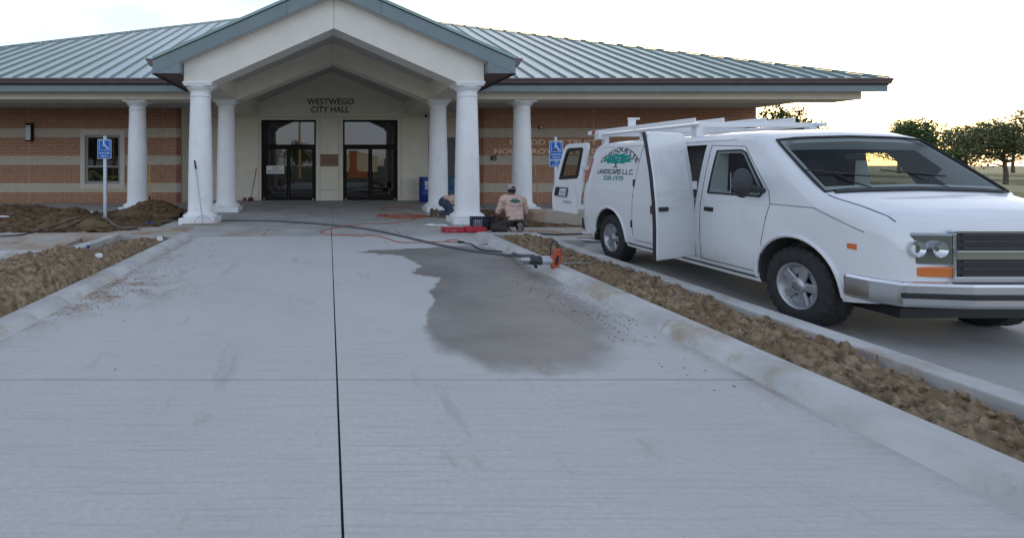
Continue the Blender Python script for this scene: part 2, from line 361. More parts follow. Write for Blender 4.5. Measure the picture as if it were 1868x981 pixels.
M['leaf'] = material('leaves', (0.035, 0.065, 0.018), (0.085, 0.12, 0.035), 0.8, 1.2, 4)
M['leaf2'] = material('olive_leaves', (0.06, 0.075, 0.022), (0.12, 0.125, 0.045), 0.8, 1.2, 4)
M['bark'] = material('bark', (0.09, 0.07, 0.05), (0.16, 0.13, 0.10), 0.95, 8, 6, 0.6)
M['siding'] = material('pale_siding', (0.42, 0.40, 0.32), (0.46, 0.44, 0.35), 0.7, 3)
M['shed_roof'] = material('pale_metal_roof', (0.55, 0.56, 0.58), None, 0.4)
M['monument'] = material('orange_brick', (0.26, 0.09, 0.045), (0.32, 0.12, 0.06), 0.85, 14, 4, 0.3)
M['carpaint'] = material('silver_car_paint', (0.45, 0.46, 0.48), None, 0.25, metal=0.4, coat=0.5)
M['door_glass'] = glass('dark_door_glass', (0.006, 0.006, 0.004), 1.85)
M['win_glass'] = glass('window_glass', (0.02, 0.025, 0.022), 1.9, clear=0.78)
M['van_glass'] = glass('van_glass', (0.01, 0.012, 0.014), 1.7)
M['van_glass_c'] = glass('tinted_glass', (0.01, 0.013, 0.012), 1.6, clear=0.72)
#SECTION2
# ------------------------------------------------------------------ the setting: ground, slabs, kerbs
struct('ground', MB().add([(-700,-500,-.16),(700,-500,-.16),(700,900,-.16),(-700,900,-.16)], [(0,1,2,3)]), M['grass'])
struct('street', MB().box(-400, 400, -17, -9, -.30, -.145), M['asphalt'])
YW, YD, X0 = 19.70, 21.05, 0.12                         # brick wall plane, entrance wall plane, building axis
WL, WR = gx(331, YW), gx(873, YW)                       # inner ends of the brick wings
# level-0 slabs: each slab a piece of its own with open joints
drive = struct('driveway', MB().box(-2.66, 2.84, .3, 10.54, -.158, -.03), M['asphalt'])
J = 0.006
wetpx = [(650,459),(690,456),(760,453),(860,447),(893,452),(930,462),(958,478),(985,494),(1015,512),(1022,530),(1060,548),(1105,572),(1125,620),(1090,665),(980,680),(890,668),(810,640),(775,600),(782,566),(795,545),(785,532),(792,520),(806,507),(780,503),(751,498),(768,484),(752,476),(734,466),(690,463)]
WETP = [gp(*p) for p in wetpx]
def wet_at(x, y):
    x += .05 * fbm(x * 4.5, y * 4.5, 3.0) ; y += .10 * fbm(x * 4.5 + 9, y * 4.0, 5.0)
    ins = False; dm = 1e9; n = len(WETP); j = n - 1
    for i in range(n):
        a, b = WETP[i], WETP[j]
        if (a.y > y) != (b.y > y) and x < (b.x - a.x) * (y - a.y) / (b.y - a.y) + a.x: ins = not ins
        ex, ey = b.x - a.x, b.y - a.y; t = max(0, min(1, ((x - a.x) * ex + (y - a.y) * ey) / (ex * ex + ey * ey + 1e-9)))
        d = math.hypot(x - a.x - t * ex, y - a.y - t * ey); dm = min(dm, d); j = i
    sd = dm if ins else -dm
    w = .013 + .12 * max(0, min(1, (x - 1.7) / .9)) + .08 * max(0, min(1, (5.0 - y) / 1.0))
    return max(0, min(1, .5 + sd / (2 * w)))
def sstep(a, b, v): v = max(0, min(1, (v - a) / (b - a))); return v * v * (3 - 2 * v)
def dirt_at(x, y):
    v = 0
    if x < 0:
        d = x + 2.69; along = math.exp(-((y - 6.1) / .9) ** 2) + .45 * math.exp(-((y - 8.4) / .7) ** 2) + .25
        v = 1.8 * math.exp(-d / (.20 + .38 * math.exp(-((y - 6.0) / .8) ** 2))) * along * sstep(-.25, .35, fbm(x * 3.5, y * 3.5, 2.0) + .25 * math.exp(-d / .15))
    else:
        d = 2.88 - x; v = .5 * math.exp(-d / .14) * sstep(-.1, .4, fbm(x * 4, y * 3, 6.0))
    return max(0, min(1, v))
def grid_slab(x0, x1, y0, y1, rx, ry):
    nx, ny = int((x1 - x0) / rx), int((y1 - y0) / ry); mb = MB()
    mb.v = [(x0 + (x1 - x0) * i / nx, y0 + (y1 - y0) * j / ny, 0) for j in range(ny + 1) for i in range(nx + 1)]
    mb.f = [(j * (nx + 1) + i, j * (nx + 1) + i + 1, (j + 1) * (nx + 1) + i + 1, (j + 1) * (nx + 1) + i) for j in range(ny) for i in range(nx)]
    mb.add([(x0, y0, 0), (x1, y0, 0), (x1, y1, 0), (x0, y1, 0), (x0, y0, -.1), (x1, y0, -.1), (x1, y1, -.1), (x0, y1, -.1)], [(0, 1, 5, 4), (1, 2, 6, 5), (2, 3, 7, 6), (3, 0, 4, 7)])
    o = part('slab', mb, M['concrete'], drive)
    for nm, fn in (('damp', wet_at), ('dirt', dirt_at)):
        at = o.data.attributes.new(nm, 'FLOAT', 'POINT')
        at.data.foreach_set('value', [fn(v[0], v[1]) if (nm == 'dirt' or (v[0] > .2 and v[1] < 10.2)) else 0.0 for v in mb.v])
grid_slab(-2.70 + J, .055 - J, 3.55 + J, 10.62 - J, .045, .05)
grid_slab(.055 + J, 2.88 - J, 3.55 + J, 10.62 - J, .019, .027)
grid_slab(-2.70 + J, .055 - J, .3, 3.55 - J, .2, .2)
grid_slab(.055 + J, 2.88 - J, .3, 3.55 - J, .2, .2)
walk = struct('walkway', MB().box(-17.2, 24, 10.75, 12.1, -.158, -.05), M['asphalt'])
for (x0, x1) in ((-3.1, -1.36), (-1.36, .055), (.055, 1.49), (1.49, 3.3)):
    part('slab', MB().box(x0 + J, x1 - J, 10.62 + J, 12.2 - J, -.10, 0), M['walk'], walk, bevel=.006)
xs = [-17.2, -13.6, -10.4, -7.2, -4.97, -3.1]
for a, b in zip(xs, xs[1:]):
    y0 = 10.55 if b > -4.9 else 10.95
    part('slab', MB().box(a + J, b - J, y0 + J, 12.2 - J if a < -5 else 12.2 - J, -.14, -.001), M['sandy'], walk, bevel=.006)
xs = [3.3, 4.95, 8.2, 11.4, 14.6, 17.8, 21, 24]
for a, b in zip(xs, xs[1:]):
    part('slab', MB().box(a + J, b - J, 10.45 + J, 12.2 - J, -.14, -.001), M['sandy'] if a < 5 else M['walk'], walk, bevel=.006)
ramp = MB().prism([(10.96, -.002), (9.55, -.104), (9.55, -.15), (10.96, -.15)], -17.2, -4.98, 'x')
struct('ramp', ramp, M['sandy'])
porch = struct('porch_floor', MB().box(-17.0, 16.4, 16.2, 21.3, -.158, -.05), M['asphalt'])
for (x0, x1, y0, y1) in ((-3.95, .12, 12.2, 16.5), (.12, 4.15, 12.2, 16.5), (-3.95, .12, 16.5, 21.2), (.12, 4.15, 16.5, 21.2)):
    part('slab', MB().box(x0 + .003, x1 - .003, y0 + .003, y1 - .003, -.12, 0), M['porch'], porch)
for (x0, x1) in ((-17, -12.6), (-12.6, -8.3), (-8.3, -3.95), (4.15, 8.3), (8.3, 12.4), (12.4, 16.4)):
    part('slab', MB().box(x0 + J, x1 - J, 16.3, 21.2, -.12, 0), M['porch'], porch)
# sunk parking stalls
struct('parking_stall', MB().box(-17.2, -4.36, .3, 9.56, -.155, -.108), M['lot'])
struct('parking_stall', MB().box(-4.97, -4.36, 9.565, 10.545, -.155, -.108), M['lot'])
struct('parking_stall', MB().box(4.12, 24, .3, 10.44, -.155, -.108), M['lot'])
struct('bed_floor', MB().box(-17.2, -3.96, 12.21, 16.29, -.155, -.03), M['soil_dark'])
struct('bed_floor', MB().box(4.16, 24, 12.21, 16.29, -.155, -.03), M['soil_dark'])
# kerbs: rolled section beside the drive, flat ribbon beside the stalls
def kerb_run(name, prof, y0, y1, n, parent=None):
    for i in range(n):
        a = y0 + (y1 - y0) * i / n; b = y0 + (y1 - y0) * (i + 1) / n
        struct(name, MB().prism(prof, a + .004, b - .004, 'y'), M['kerb'], bevel=.012)
kerb_run('kerb', [(-2.69, -.12), (-2.69, .0), (-2.745, .05), (-2.80, .072), (-2.96, .075), (-2.98, -.12)], 2.9, 10.6, 3)
kerb_run('kerb', [(2.87, -.12), (2.87, .0), (2.925, .08), (2.965, .105), (3.14, .11), (3.16, -.12)], 1.6, 10.5, 3)
kerb_run('kerb', [(-4.16, -.15), (-4.16, .06), (-4.35, .06), (-4.355, -.15)], 3.5, 10.55, 3)
kerb_run('kerb', [(3.9, -.15), (3.9, .105), (4.1, .105), (4.105, -.15)], 1.6, 10.2, 4)
struct('kerb', MB().box(3.161, 4.1, 10.21, 10.44, -.15, .105), M['kerb'], bevel=.012)
struct('kerb', MB().box(4.106, 4.87, 10.02, 10.455, -.15, .012), M['kerb'], bevel=.012)
struct('kerb', MB().box(-4.15, -2.981, 10.55, 10.62, -.15, .02), M['kerb'], bevel=.01)
struct('planting_strip', MB().box(-4.158, -2.982, 2.9, 10.548, -.157, -.06), M['soil'])
struct('planting_strip', MB().box(3.162, 3.898, 1.6, 10.2, -.157, -.06), M['soil'])
# exposed slab edge standing in the bed on the right
mbw = MB().prism([(4.95, -.1), (4.95, .29), (5.0, .33), (9.6, .33), (9.6, -.1), (6.2, -.1), (5.9, -.03), (5.3, .02)], 12.75, 13.25, 'y')
solo('low_retaining_wall', mbw, M['sandy'], 'low cast concrete wall with ragged lower edge behind the open van door', 'wall', bevel=.02)
for i in range(1):
    ws = MB().prism([(8.30, -.11), (8.34, .04), (8.40, .065), (8.50, .065), (8.56, .04), (8.60, -.11)], -6.6, -4.46, 'x')
    solo('wheel_stop', ws, M['kerb'], 'pale concrete wheel stop in the empty parking stall', 'wheel stop', bevel=.015)

# ------------------------------------------------------------------ city hall
hall = thing('city_hall', 'single storey brick city hall with white columned gable porch and green metal roof', 'building', (X0, 19.7, 0))
# --- brick wings
CO, BW, JT = .0683, .2035, .0135
def band(c): return 'tan' if (6 <= c < 11 or 21 <= c < 26 or 36 <= c < 41) else 'red'
brick_me = {}
for kname, mt in (('red', M['brick']), ('tan', M['brick_t'])):
    me = MB().box(0, BW - JT, -.010, .004, 0, CO - JT).mesh('brick'); me.materials.append(mt); brick_me[kname] = me
WIN = (gx(147, YW), gx(228, YW), gz(342, YW), gz(240, YW))
n_ind = 0
for (xa, xb, left) in ((-16.4, WL, True), (WR, 16.0, False)):
    wb_ = MB()
    if left:                                            # backing with the window opening
        x0, x1, z0, z1 = WIN
        wb_.box(xa, x0 + .05, YW, YW + .25, 0, 3.62).box(x1 - .05, xb, YW, YW + .25, 0, 3.62)
        wb_.box(x0 + .05, x1 - .05, YW, YW + .25, 0, z0 + .05).box(x0 + .05, x1 - .05, YW, YW + .25, z1 - .05, 3.62)
    else: wb_.box(xa, xb, YW, YW + .25, 0, 3.62)
    wall = part('brick_wall', wb_, M['mortar'], hall)
    fld = {'red': MB(), 'tan': MB()}
    for c in range(53):
        z = .006 + c * CO; k = band(c); x = xb - (BW / 2 if c % 2 else BW)
        first = True
        cols = []
        xr = xb
        xl = xb - (BW / 2 if c % 2 else BW)
        while xr > xa + .05:
            l = max(xl, xa)
            cols.append((l, xr - JT)); xr = xl; xl -= BW
        for (l, r) in cols:
            if left:
                if r > WIN[0] and l < WIN[1] and z + CO > WIN[2] and z < WIN[3]:
                    if l < WIN[0] - .03: r = WIN[0] - .004
                    elif r > WIN[1] + .03: l = WIN[1] + .004
                    else: continue
            if left and l > -6.78 and n_ind < 300 and abs(r - l - (BW - JT)) < .002:
                o = bpy.data.objects.new('brick', brick_me[k]); link(o, wall)
                o.location = Vector((l, YW, z)) - WLOC[wall.name]; n_ind += 1
            else:
                fld[k].add([(l,YW-.010,z),(r,YW-.010,z),(r,YW+.002,z),(l,YW+.002,z),(l,YW-.010,z+CO-JT),(r,YW-.010,z+CO-JT),(r,YW+.002,z+CO-JT),(l,YW+.002,z+CO-JT)],
                           [(0,1,5,4),(4,5,6,7),(0,3,2,1),(1,2,6,5),(3,0,4,7)])
    for k in fld:
        part('brick_field', fld[k], M['brick'] if k == 'red' else M['brick_t'], wall, kind='stuff')
    part('control_joint', MB().box(*((gx(53, YW) - .006, gx(53, YW) + .006) if left else (9.9, 9.912)), YW - .012, YW, .01, 3.6), M['mortar'], wall)
# --- entrance wall: stucco panels over a recessed joint backing
ew = part('entrance_wall', MB().box(WL, WR, YD + .02, YD + .3, 0, 3.62).prism([(-3.6, 3.62), (3.84, 3.62), (X0, 5.3)], YD + .02, YD + .3, 'y'), M['stucco_g'], hall)
DL = (gx(477, YD), gx(576, YD)); DR = (gx(626, YD), gx(725, YD)); DT = gz(219.5, YD); g = .009
def panel(x0, x1, z0, z1): part('stucco_panel', MB().box(x0 + g, x1 - g, YD, YD + .03, z0 + g, z1 - g), M['stucco'], ew)
hz = 3.34
panel(WL, DL[0] - .11, 0, hz); panel(DL[0] - .11, DL[0], 0, hz); panel(DL[1], DL[1] + .17, 0, hz)
panel(DL[0] - g, DL[1] + g, DT, hz)
panel(DL[1] + .17, DR[0] - .17, .44, hz); panel(DL[1] + .17, DR[0] - .17, 0, .44)
panel(DR[0] - .17, DR[0], 0, hz); panel(DR[1], DR[1] + .15, 0, hz); panel(DR[0] - g, DR[1] + g, DT, hz)
panel(DR[1] + .15, 3.98, 0, hz); panel(3.98, WR, 2.52, hz); panel(5.25, WR, 0, 2.52)
part('stucco_panel', MB().prism([(WL + g, hz + g), (WR - g, hz + g), (WR - g, 3.61), (3.8, 3.61), (X0, 5.28), (-3.56, 3.61), (WL + g, 3.61)], YD, YD + .03, 'y'), M['stucco'], ew)
for sx, xx in ((-1, WL), (1, WR)):
    part('return_wall', MB().box(min(xx, xx + sx * .2), max(xx, xx + sx * .2), YW - .012 if False else YW + .0, YD + .3, 0, 3.61).box(xx - .003 if sx > 0 else xx - .15, xx + .15 if sx > 0 else xx + .003, YW + .01, YD + .3, 0.002, 3.608), M['stucco'], hall)
# --- grey service door
sd_ = part('service_door', MB().box(3.99, 5.24, YD + .005, YD + .06, 0, 2.51), M['grey_door'], hall, bevel=.004)
part('door_leaf', MB().box(4.07, 5.16, YD - .008, YD + .02, .01, 2.44), M['grey_door'], sd_, bevel=.004)
part('handle', MB().obox((4.16, YD - .035, 1.0), (.1, .05, .03)), M['steel'], sd_)
# --- two glazed entrances
def entrance(x0, x1):
    d = part('entrance_door', MB().box(x0, x0 + .06, YD - .02, YD + .08, 0, DT).box(x1 - .06, x1, YD - .02, YD + .08, 0, DT)
             .box(x0 + .06, x1 - .06, YD - .02, YD + .08, DT - .07, DT).box(x0 + .06, x1 - .06, YD - .02, YD + .08, 2.13, 2.24), M['bronze'], hall)
    mid = (x0 + x1) / 2
    for a, b in ((x0 + .064, mid - .004), (mid + .004, x1 - .064)):
        lf = part('door_leaf', MB().box(a, a + .075, YD + .0, YD + .045, .012, 2.125).box(b - .075, b, YD + .0, YD + .045, .012, 2.125)
             .box(a + .075, b - .075, YD + .0, YD + .045, 2.05, 2.125).box(a + .075, b - .075, YD + .0, YD + .045, .012, .12), M['bronze'], d)
        part('pane', MB().box(a + .07, b - .07, YD + .018, YD + .026, .115, 2.055), M['door_glass'], d)
        hx = b - .035 if b < mid else a + .035
        part('handle', MB().tube(smooth_path([(hx, YD, .92), (hx + (-.05 if b < mid else .05), YD - .07, .95), (hx + (-.05 if b < mid else .05), YD - .07, 1.14), (hx, YD, 1.17)], 5), .013, 8), M['black'], d, smooth=True)
        part('pivot', MB().lathe([(.0, 0), (.03, .0), (.03, .02), (0, .022)], 10, ((a + .04) if b < mid else (b - .04), YD - .006, .06), Matrix.Rotation(R(90), 3, 'X')), M['steel'], d)
    part('pane', MB().box(x0 + .055, x1 - .055, YD + .018, YD + .026, 2.235, DT - .065), M['door_glass'], d)
    return d
entrance(*DL); entrance(*DR)
# --- window in the left wing
x0, x1, z0, z1 = WIN; fw = .17
wn_ = part('window', MB().box(x0, x0 + fw, YW - .04, YW + .06, z0, z1).box(x1 - fw, x1, YW - .04, YW + .06, z0, z1)
           .box(x0 + fw, x1 - fw, YW - .04, YW + .06, z1 - fw * .8, z1).box(x0 + fw, x1 - fw, YW - .04, YW + .06, z0, z0 + fw * .8), M['frame'], hall)
ix0, ix1, iz0, iz1 = x0 + fw, x1 - fw, z0 + fw * .8, z1 - fw * .8; zm = gz(304, YW)
part('sash', MB().box(ix0, ix0 + .09, YW + .03, YW + .10, iz0, iz1).box(ix1 - .09, ix1, YW + .03, YW + .10, iz0, iz1)
     .box(ix0 + .09, ix1 - .09, YW + .03, YW + .10, iz1 - .09, iz1).box(ix0 + .09, ix1 - .09, YW + .03, YW + .10, iz0, iz0 + .1).box(ix0 + .09, ix1 - .09, YW + .02, YW + .10, zm - .03, zm + .03), M['frame_d'], wn_)
for a, b in ((iz0 + .1, zm - .03), (zm + .03, iz1 - .09)):
    part('pane', MB().box(ix0 + .085, ix1 - .085, YW + .06, YW + .066, a - .004, b + .004), M['win_glass'], wn_)
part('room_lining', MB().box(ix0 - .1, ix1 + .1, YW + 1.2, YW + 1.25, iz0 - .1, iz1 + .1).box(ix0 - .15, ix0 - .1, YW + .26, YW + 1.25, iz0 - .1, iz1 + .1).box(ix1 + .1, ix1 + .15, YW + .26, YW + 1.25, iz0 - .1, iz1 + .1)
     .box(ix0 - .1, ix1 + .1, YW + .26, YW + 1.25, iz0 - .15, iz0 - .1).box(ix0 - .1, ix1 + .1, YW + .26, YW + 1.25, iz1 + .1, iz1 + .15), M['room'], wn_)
# --- porch gable
GP = .438
def rake(d): return 5.475 - GP * d                      # underside of the raking fascia
F0, F1 = 12.45, 12.49
for s in (-1, 1):
    def X(d): return X0 + s * d
    gb = part('gable_beam', MB().prism([(X(3.63), 3.45), (X(2.93), 3.45), (X(.004), 4.735), (X(.004), rake(0) + .02), (X(3.63), rake(3.63) + .02)], 12.72, 13.44, 'y'), M['trimwhite'], hall, bevel=.006)
    dj = 1.12
    for a, b in ((4.27, dj + .003), (dj - .003, 0)):
        part('fascia_board', MB().prism([(X(a), rake(a)), (X(b), rake(b)), (X(b), rake(b) + .34), (X(a), rake(a) + .34)], F0, F1, 'y'), M['fascia'], hall)
    part('drip_edge', MB().prism([(X(4.29), rake(4.29) + .335), (X(0), rake(0) + .335), (X(0), rake(0) + .405), (X(4.29), rake(4.29) + .405)], F0 - .035, F0 - .003, 'y'), M['seam'], hall)
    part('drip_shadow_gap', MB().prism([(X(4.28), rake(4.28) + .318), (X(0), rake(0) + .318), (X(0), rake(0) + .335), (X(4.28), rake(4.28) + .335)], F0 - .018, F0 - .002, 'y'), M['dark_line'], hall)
    part('rake_soffit', MB().prism([(X(3.66), rake(3.66) + .003), (X(0), rake(0) + .003), (X(0), rake(0) + .03), (X(3.66), rake(3.66) + .03)], F1, 12.735, 'y'), M['soffit'], hall)
    part('eave_return', MB().prism([(X(4.27), 3.605), (X(3.66), 3.605), (X(3.66), rake(3.66) - .004), (X(4.268), 3.612)], F0 + .006, F1, 'y').box(*sorted((X(3.66), X(3.64))), F0 + .01, 12.715, 3.605, rake(3.66) - .004), M['fascia'], hall)
    part('eave_soffit', MB().box(*sorted((X(4.265), X(3.632))), F1 + .002, 15.84, 3.607, 3.63), M['brown'], hall)
    part('eave_fascia', MB().box(*sorted((X(4.27), X(4.30))), F0, 15.4, 3.585, 3.94), M['fascia'], hall)
    part('eave_drip', MB().box(*sorted((X(4.25), X(4.305))), F0 - .004, 15.4, 3.575, 3.604), M['dark_line'], hall)
    part('gutter', MB().prism([(X(4.302), 3.78), (X(4.36), 3.775), (X(4.41), 3.83), (X(4.41), 3.86), (X(4.46), 3.92), (X(4.46), 3.955), (X(4.445), 3.955), (X(4.302), 3.95)], F0 - .01, 15.25, 'y'), M['brown'], hall)
    # side beam, rear cross beam, vault, roof slope
    part('side_beam', MB().box(*sorted((X(2.93), X(3.63))), 13.44, 16.0, 3.43, 4.15).box(*sorted((X(2.90), X(3.63))), 16.7, YD, 3.43, 4.15), M['stucco'], hall)
    part('cross_beam', MB().prism([(X(3.63), 3.43), (X(2.85), 3.43), (X(.003), 4.575), (X(.003), 5.2), (X(3.63), 3.75)], 16.0, 16.7, 'y'), M['stucco'], hall)
    part('vault_ceiling', MB().prism([(X(3.7), 5.15 - .42 * 3.7), (X(0), 5.15), (X(0), 5.2), (X(3.7), 5.2 - .42 * 3.7)], 13.3, YD + .02, 'y'), M['soffit'], hall)
    t = .045
    vy = lambda d: 15.4 + (rake(d) + .40 - 3.97) / .4167
    zt = lambda d: rake(d) + .40
    gr_ = MB().add([(X(4.29), F0 - .02, zt(4.29)), (X(0), F0 - .02, zt(0)), (X(0), vy(0) + .1, zt(0)), (X(4.29), vy(4.29) + .1, zt(4.29)),
                    (X(4.29), F0 - .02, zt(4.29) - t), (X(0), F0 - .02, zt(0) - t), (X(0), vy(0) + .1, zt(0) - t), (X(4.29), vy(4.29) + .1, zt(4.29) - t)],
                   [(0,1,2,3),(7,6,5,4),(0,4,5,1),(1,5,6,2),(2,6,7,3),(3,7,4,0)])
    part('gable_roof', gr_, M['roof'], hall)
# --- wings: entablature, soffit, fascia, gutter
EL, ER = -17.05, 16.4
for s, (a, b) in ((-1, (EL, X0 - 3.632)), (1, (X0 + 3.632, ER))):
    part('entablature', MB().box(a + .35, b, 15.86, 16.75, 3.41, 3.68) if s < 0 else MB().box(a, b - .35, 15.86, 16.75, 3.41, 3.68), M['stucco'], hall, bevel=.004)
    sa, sb = (a + .35, X0 - 3.2) if s < 0 else (X0 + 3.2, b - .35)
    part('porch_soffit', MB().box(a + .35 if s < 0 else a, b if s < 0 else b - .35, 16.74, YD + .3, 3.565, 3.6), M['soffit'], hall)
    fa, fb = (a, X0 - 4.27) if s < 0 else (X0 + 4.27, b)
    cut = fa + (fb - fa) * (.78 if s < 0 else .45)
    for q0, q1 in ((fa, cut - .003), (cut + .003, fb)):
        part('fascia_board', MB().box(q0, q1, 15.44, 15.47, 3.585, 3.95), M['fascia'], hall)
    part('wing_soffit', MB().box(a, b, 15.471, 15.859, 3.63, 3.66), M['soffit'], hall)
    ga, gb2 = (a - .02, X0 - 4.32) if s < 0 else (X0 + 4.32, b + .02)
    part('gutter', MB().prism([(15.438, 3.80), (15.38, 3.795), (15.33, 3.84), (15.33, 3.87), (15.29, 3.92), (15.29, 3.962), (15.305, 3.962), (15.438, 3.955)], ga, gb2, 'x'), M['brown'], hall)
    part('gutter_lip', MB().box(ga, gb2, 15.425, 15.4405, 3.765, 3.797), M['dark_line'], hall)
# --- main hipped roof, pan by pan, a raised seam between pans
PT = .4167; SP = .477
def front_y(x):                                         # lower edge of the pan at x (the porch roof cuts a valley)
    d = abs(x - X0)
    return 15.385 if d > 4.2 else 15.4 + max(0, (rake(d) + .36 - 3.97) / PT)
def top_y(x): return 15.4 + max(0.0, min(x - EL, ER - x))
def rz(y): return 3.975 + PT * (y - 15.4)
rf = part('roof', MB().add([(EL, 15.4, 3.9), (ER, 15.4, 3.9), ((EL + ER) / 2, 15.4 + (ER - EL) / 2, rz(15.4 + (ER - EL) / 2) - .06), (EL, 48.8, 3.9), (ER, 48.8, 3.9)], [(0, 3, 2), (1, 2, 4), (3, 4, 2)]), M['roof'], hall)
k = 0; x = EL + .16
edges = [EL]
while x < ER: edges.append(x); x += SP
edges.append(ER)
for a, b in zip(edges, edges[1:]):
    ps = [(a, front_y(a)), (b, front_y(b)), (b, top_y(b)), (a, top_y(a))]
    pm = MB().add([(p[0], p[1], rz(p[1])) for p in ps] + [(p[0], p[1], rz(p[1]) - .03) for p in ps], [(0,1,2,3),(7,6,5,4),(0,4,5,1),(1,5,6,2),(2,6,7,3),(3,7,4,0)])
    part('roof_pan', pm, M['roof'], rf)
for x in edges[1:-1]:
    y0, y1 = front_y(x), top_y(x)
    if y1 - y0 < .1: continue
    q = [(x - .013, y0, rz(y0)), (x + .013, y0, rz(y0)), (x + .013, y1, rz(y1)), (x - .013, y1, rz(y1))]
    part('roof_seam', MB().add([(a, b, c - .005) for a, b, c in q] + [(a, b, c + .05) for a, b, c in q], [(0,3,2,1),(4,5,6,7),(0,1,5,4),(1,2,6,5),(2,3,7,6),(3,0,4,7)]), M['seam'], rf)
ax_, ay_ = (EL + ER) / 2, 15.4 + (ER - EL) / 2
for ex in (EL, ER):
    n_ = 9
    for i in range(n_):
        a = Vector((ex, 15.38, rz(15.38) + .03)).lerp(Vector((ax_, ay_, rz(ay_) + .03)), i / n_); b = Vector((ex, 15.38, rz(15.38) + .03)).lerp(Vector((ax_, ay_, rz(ay_) + .03)), (i + 1) / n_ - .0015)
        d = (b - a).normalized(); w_ = d.cross(Vector((0, 0, 1))).normalized(); u_ = w_.cross(d)
        m = Matrix((w_, d, u_)).transposed()
        part('hip_cap', MB().obox((a + b) / 2, (.12, (b - a).length, .03), m), M['seam'], rf)
# --- columns
def column(x, y):
    c = part('column', MB().lathe([(.31, .27), (.312, .30), (.306, .32), (.302, .6), (.297, 1.1), (.283, 1.8), (.265, 2.5), (.246, 3.13)], 40, (x, y, 0)), M['column'], hall, smooth=True)
    part('plinth', MB().box(x - .43, x + .43, y - .43, y + .43, .0, .155), M['column'], c, bevel=.012)
    part('base_moulding', MB().lathe([(.36, .15), (.405, .158), (.42, .18), (.42, .205), (.40, .23), (.352, .24), (.345, .262), (.315, .285), (.30, .30)], 40, (x, y, 0)), M['column'], c, smooth=True)
    part('capital', MB().lathe([(.24, 3.10), (.262, 3.105), (.268, 3.12), (.262, 3.135), (.246, 3.14), (.246, 3.235), (.262, 3.24), (.266, 3.255), (.285, 3.27), (.32, 3.31), (.338, 3.34), (.338, 3.352), (.30, 3.356)], 40, (x, y, 0)), M['column'], c, smooth=True)
    part('abacus', MB().box(x - .335, x + .335, y - .335, y + .335, 3.352, 3.40).box(x - .355, x + .355, y - .355, y + .355, 3.40, 3.452 if y < 14 else 3.432), M['column'], c, bevel=.006)
for x, y in ((gx(365.9, 13.03), 13.03), (gx(851.8, 13.03), 13.03), (gx(413.2, 16.3), 16.3), (gx(799.2, 16.3), 16.3), (gx(251, 16.3), 16.3), (gx(952, 16.3), 16.3)):
    column(x, y)
# --- raised lettering
def islands(vs_, fs):
    par = list(range(len(vs_)))
    def fnd(a):
        while par[a] != a: par[a] = par[par[a]]; a = par[a]
        return a
    for f_ in fs:
        for q in f_[1:]: par[fnd(q)] = fnd(f_[0])
    gr = {}
    for f_ in fs: gr.setdefault(fnd(f_[0]), []).append(f_)
    return list(gr.values())
def lettering(txt, x0, x1, z0, z1, Y, mat, th=.02):
    vs_, fs = text_data(txt, 1.0, .5, .02 if Y < 20 else .012)
    xs_ = [v[0] for v in vs_]; ys_ = [v[1] for v in vs_]; a, b, c, d = min(xs_), max(xs_), min(ys_), max(ys_)
    W = [(x0 + (v[0] - a) / (b - a) * (x1 - x0), Y - th * (v[2] + .5), z0 + (v[1] - c) / (d - c) * (z1 - z0)) for v in vs_]
    L_ = None
    for isl in sorted(islands(vs_, fs), key=lambda fl: min(W[i][0] for q in fl for i in q)):
        idx = sorted({i for q in isl for i in q}); mp = {i: n for n, i in enumerate(idx)}
        mb = MB().add([W[i] for i in idx], [tuple(mp[i] for i in q) for q in isl])
        part('letter', mb, mat, L_ or hall)
lettering('WESTWEGO', gx(560, YD), gx(645.5, YD), gz(191.3, YD), gz(180, YD), YD - .004, M['blackm'])
lettering('CITY HALL', gx(567.5, YD), gx(637, YD), gz(206, YD), gz(194.5, YD), YD - .004, M['blackm'])
lettering('IN GOD WE TRUST', gx(930, YW), gx(1088, YW), gz(264.6, YW), gz(255, YW), YW - .012, M['copper'])
lettering('NOUS CROYONS EN DIEU', gx(901, YW), gx(1117, YW), gz(281, YW), gz(271.5, YW), YW - .012, M['copper'])

# ------------------------------------------------------------------ things fixed to the building
t = thing('wall_lamp', 'dark bronze rectangular wall lamp with pale diffuser on brick wing', 'lamp', (gx(56, YW), YW, gz(257, YW)))
xx = gx(56, YW)
part('housing', MB().box(xx - .125, xx + .125, YW - .03, YW - .0095, gz(258, YW), gz(225.5, YW)).box(xx + .07, xx + .125, YW - .14, YW - .03, gz(258, YW), gz(225.5, YW)).box(xx - .125, xx + .07, YW - .14, YW - .03, gz(229, YW), gz(225.5, YW)).box(xx - .125, xx + .07, YW - .14, YW - .03, gz(258, YW), gz(256, YW)), M['bronze'], t)
part('diffuser', MB().box(xx - .115, xx + .069, YW - .13, YW - .031, gz(255.9, YW), gz(232, YW)), M['lamp'], t)
part('diffuser_cap', MB().box(xx - .115, xx + .069, YW - .13, YW - .031, gz(231.4, YW), gz(229.2, YW)), M['lamp'], t)
xx = gx(985.5, YW); zz = gz(232.5, YW)
t = thing('fire_alarm', 'small red fire alarm strobe high on brick wall above copper lettering', 'alarm', (xx, YW, zz - .06))
part('housing', MB().box(xx - .10, xx + .10, YW - .07, YW - .009, zz - .06, zz + .06), M['red'], t, bevel=.015)
part('strobe', MB().box(xx - .01, xx + .05, YW - .085, YW - .07, zz - .03, zz + .03), M['white'], t, bevel=.006)
xx = gx(900, YW); zz = gz(288.5, YW)
t = thing('outlet_box', 'small black outlet box on tan brick band below copper lettering', 'outlet box', (xx, YW, zz - .085))
part('cover', MB().box(xx - .105, xx + .105, YW - .05, YW - .009, zz - .085, zz + .085), M['black'], t, bevel=.008)
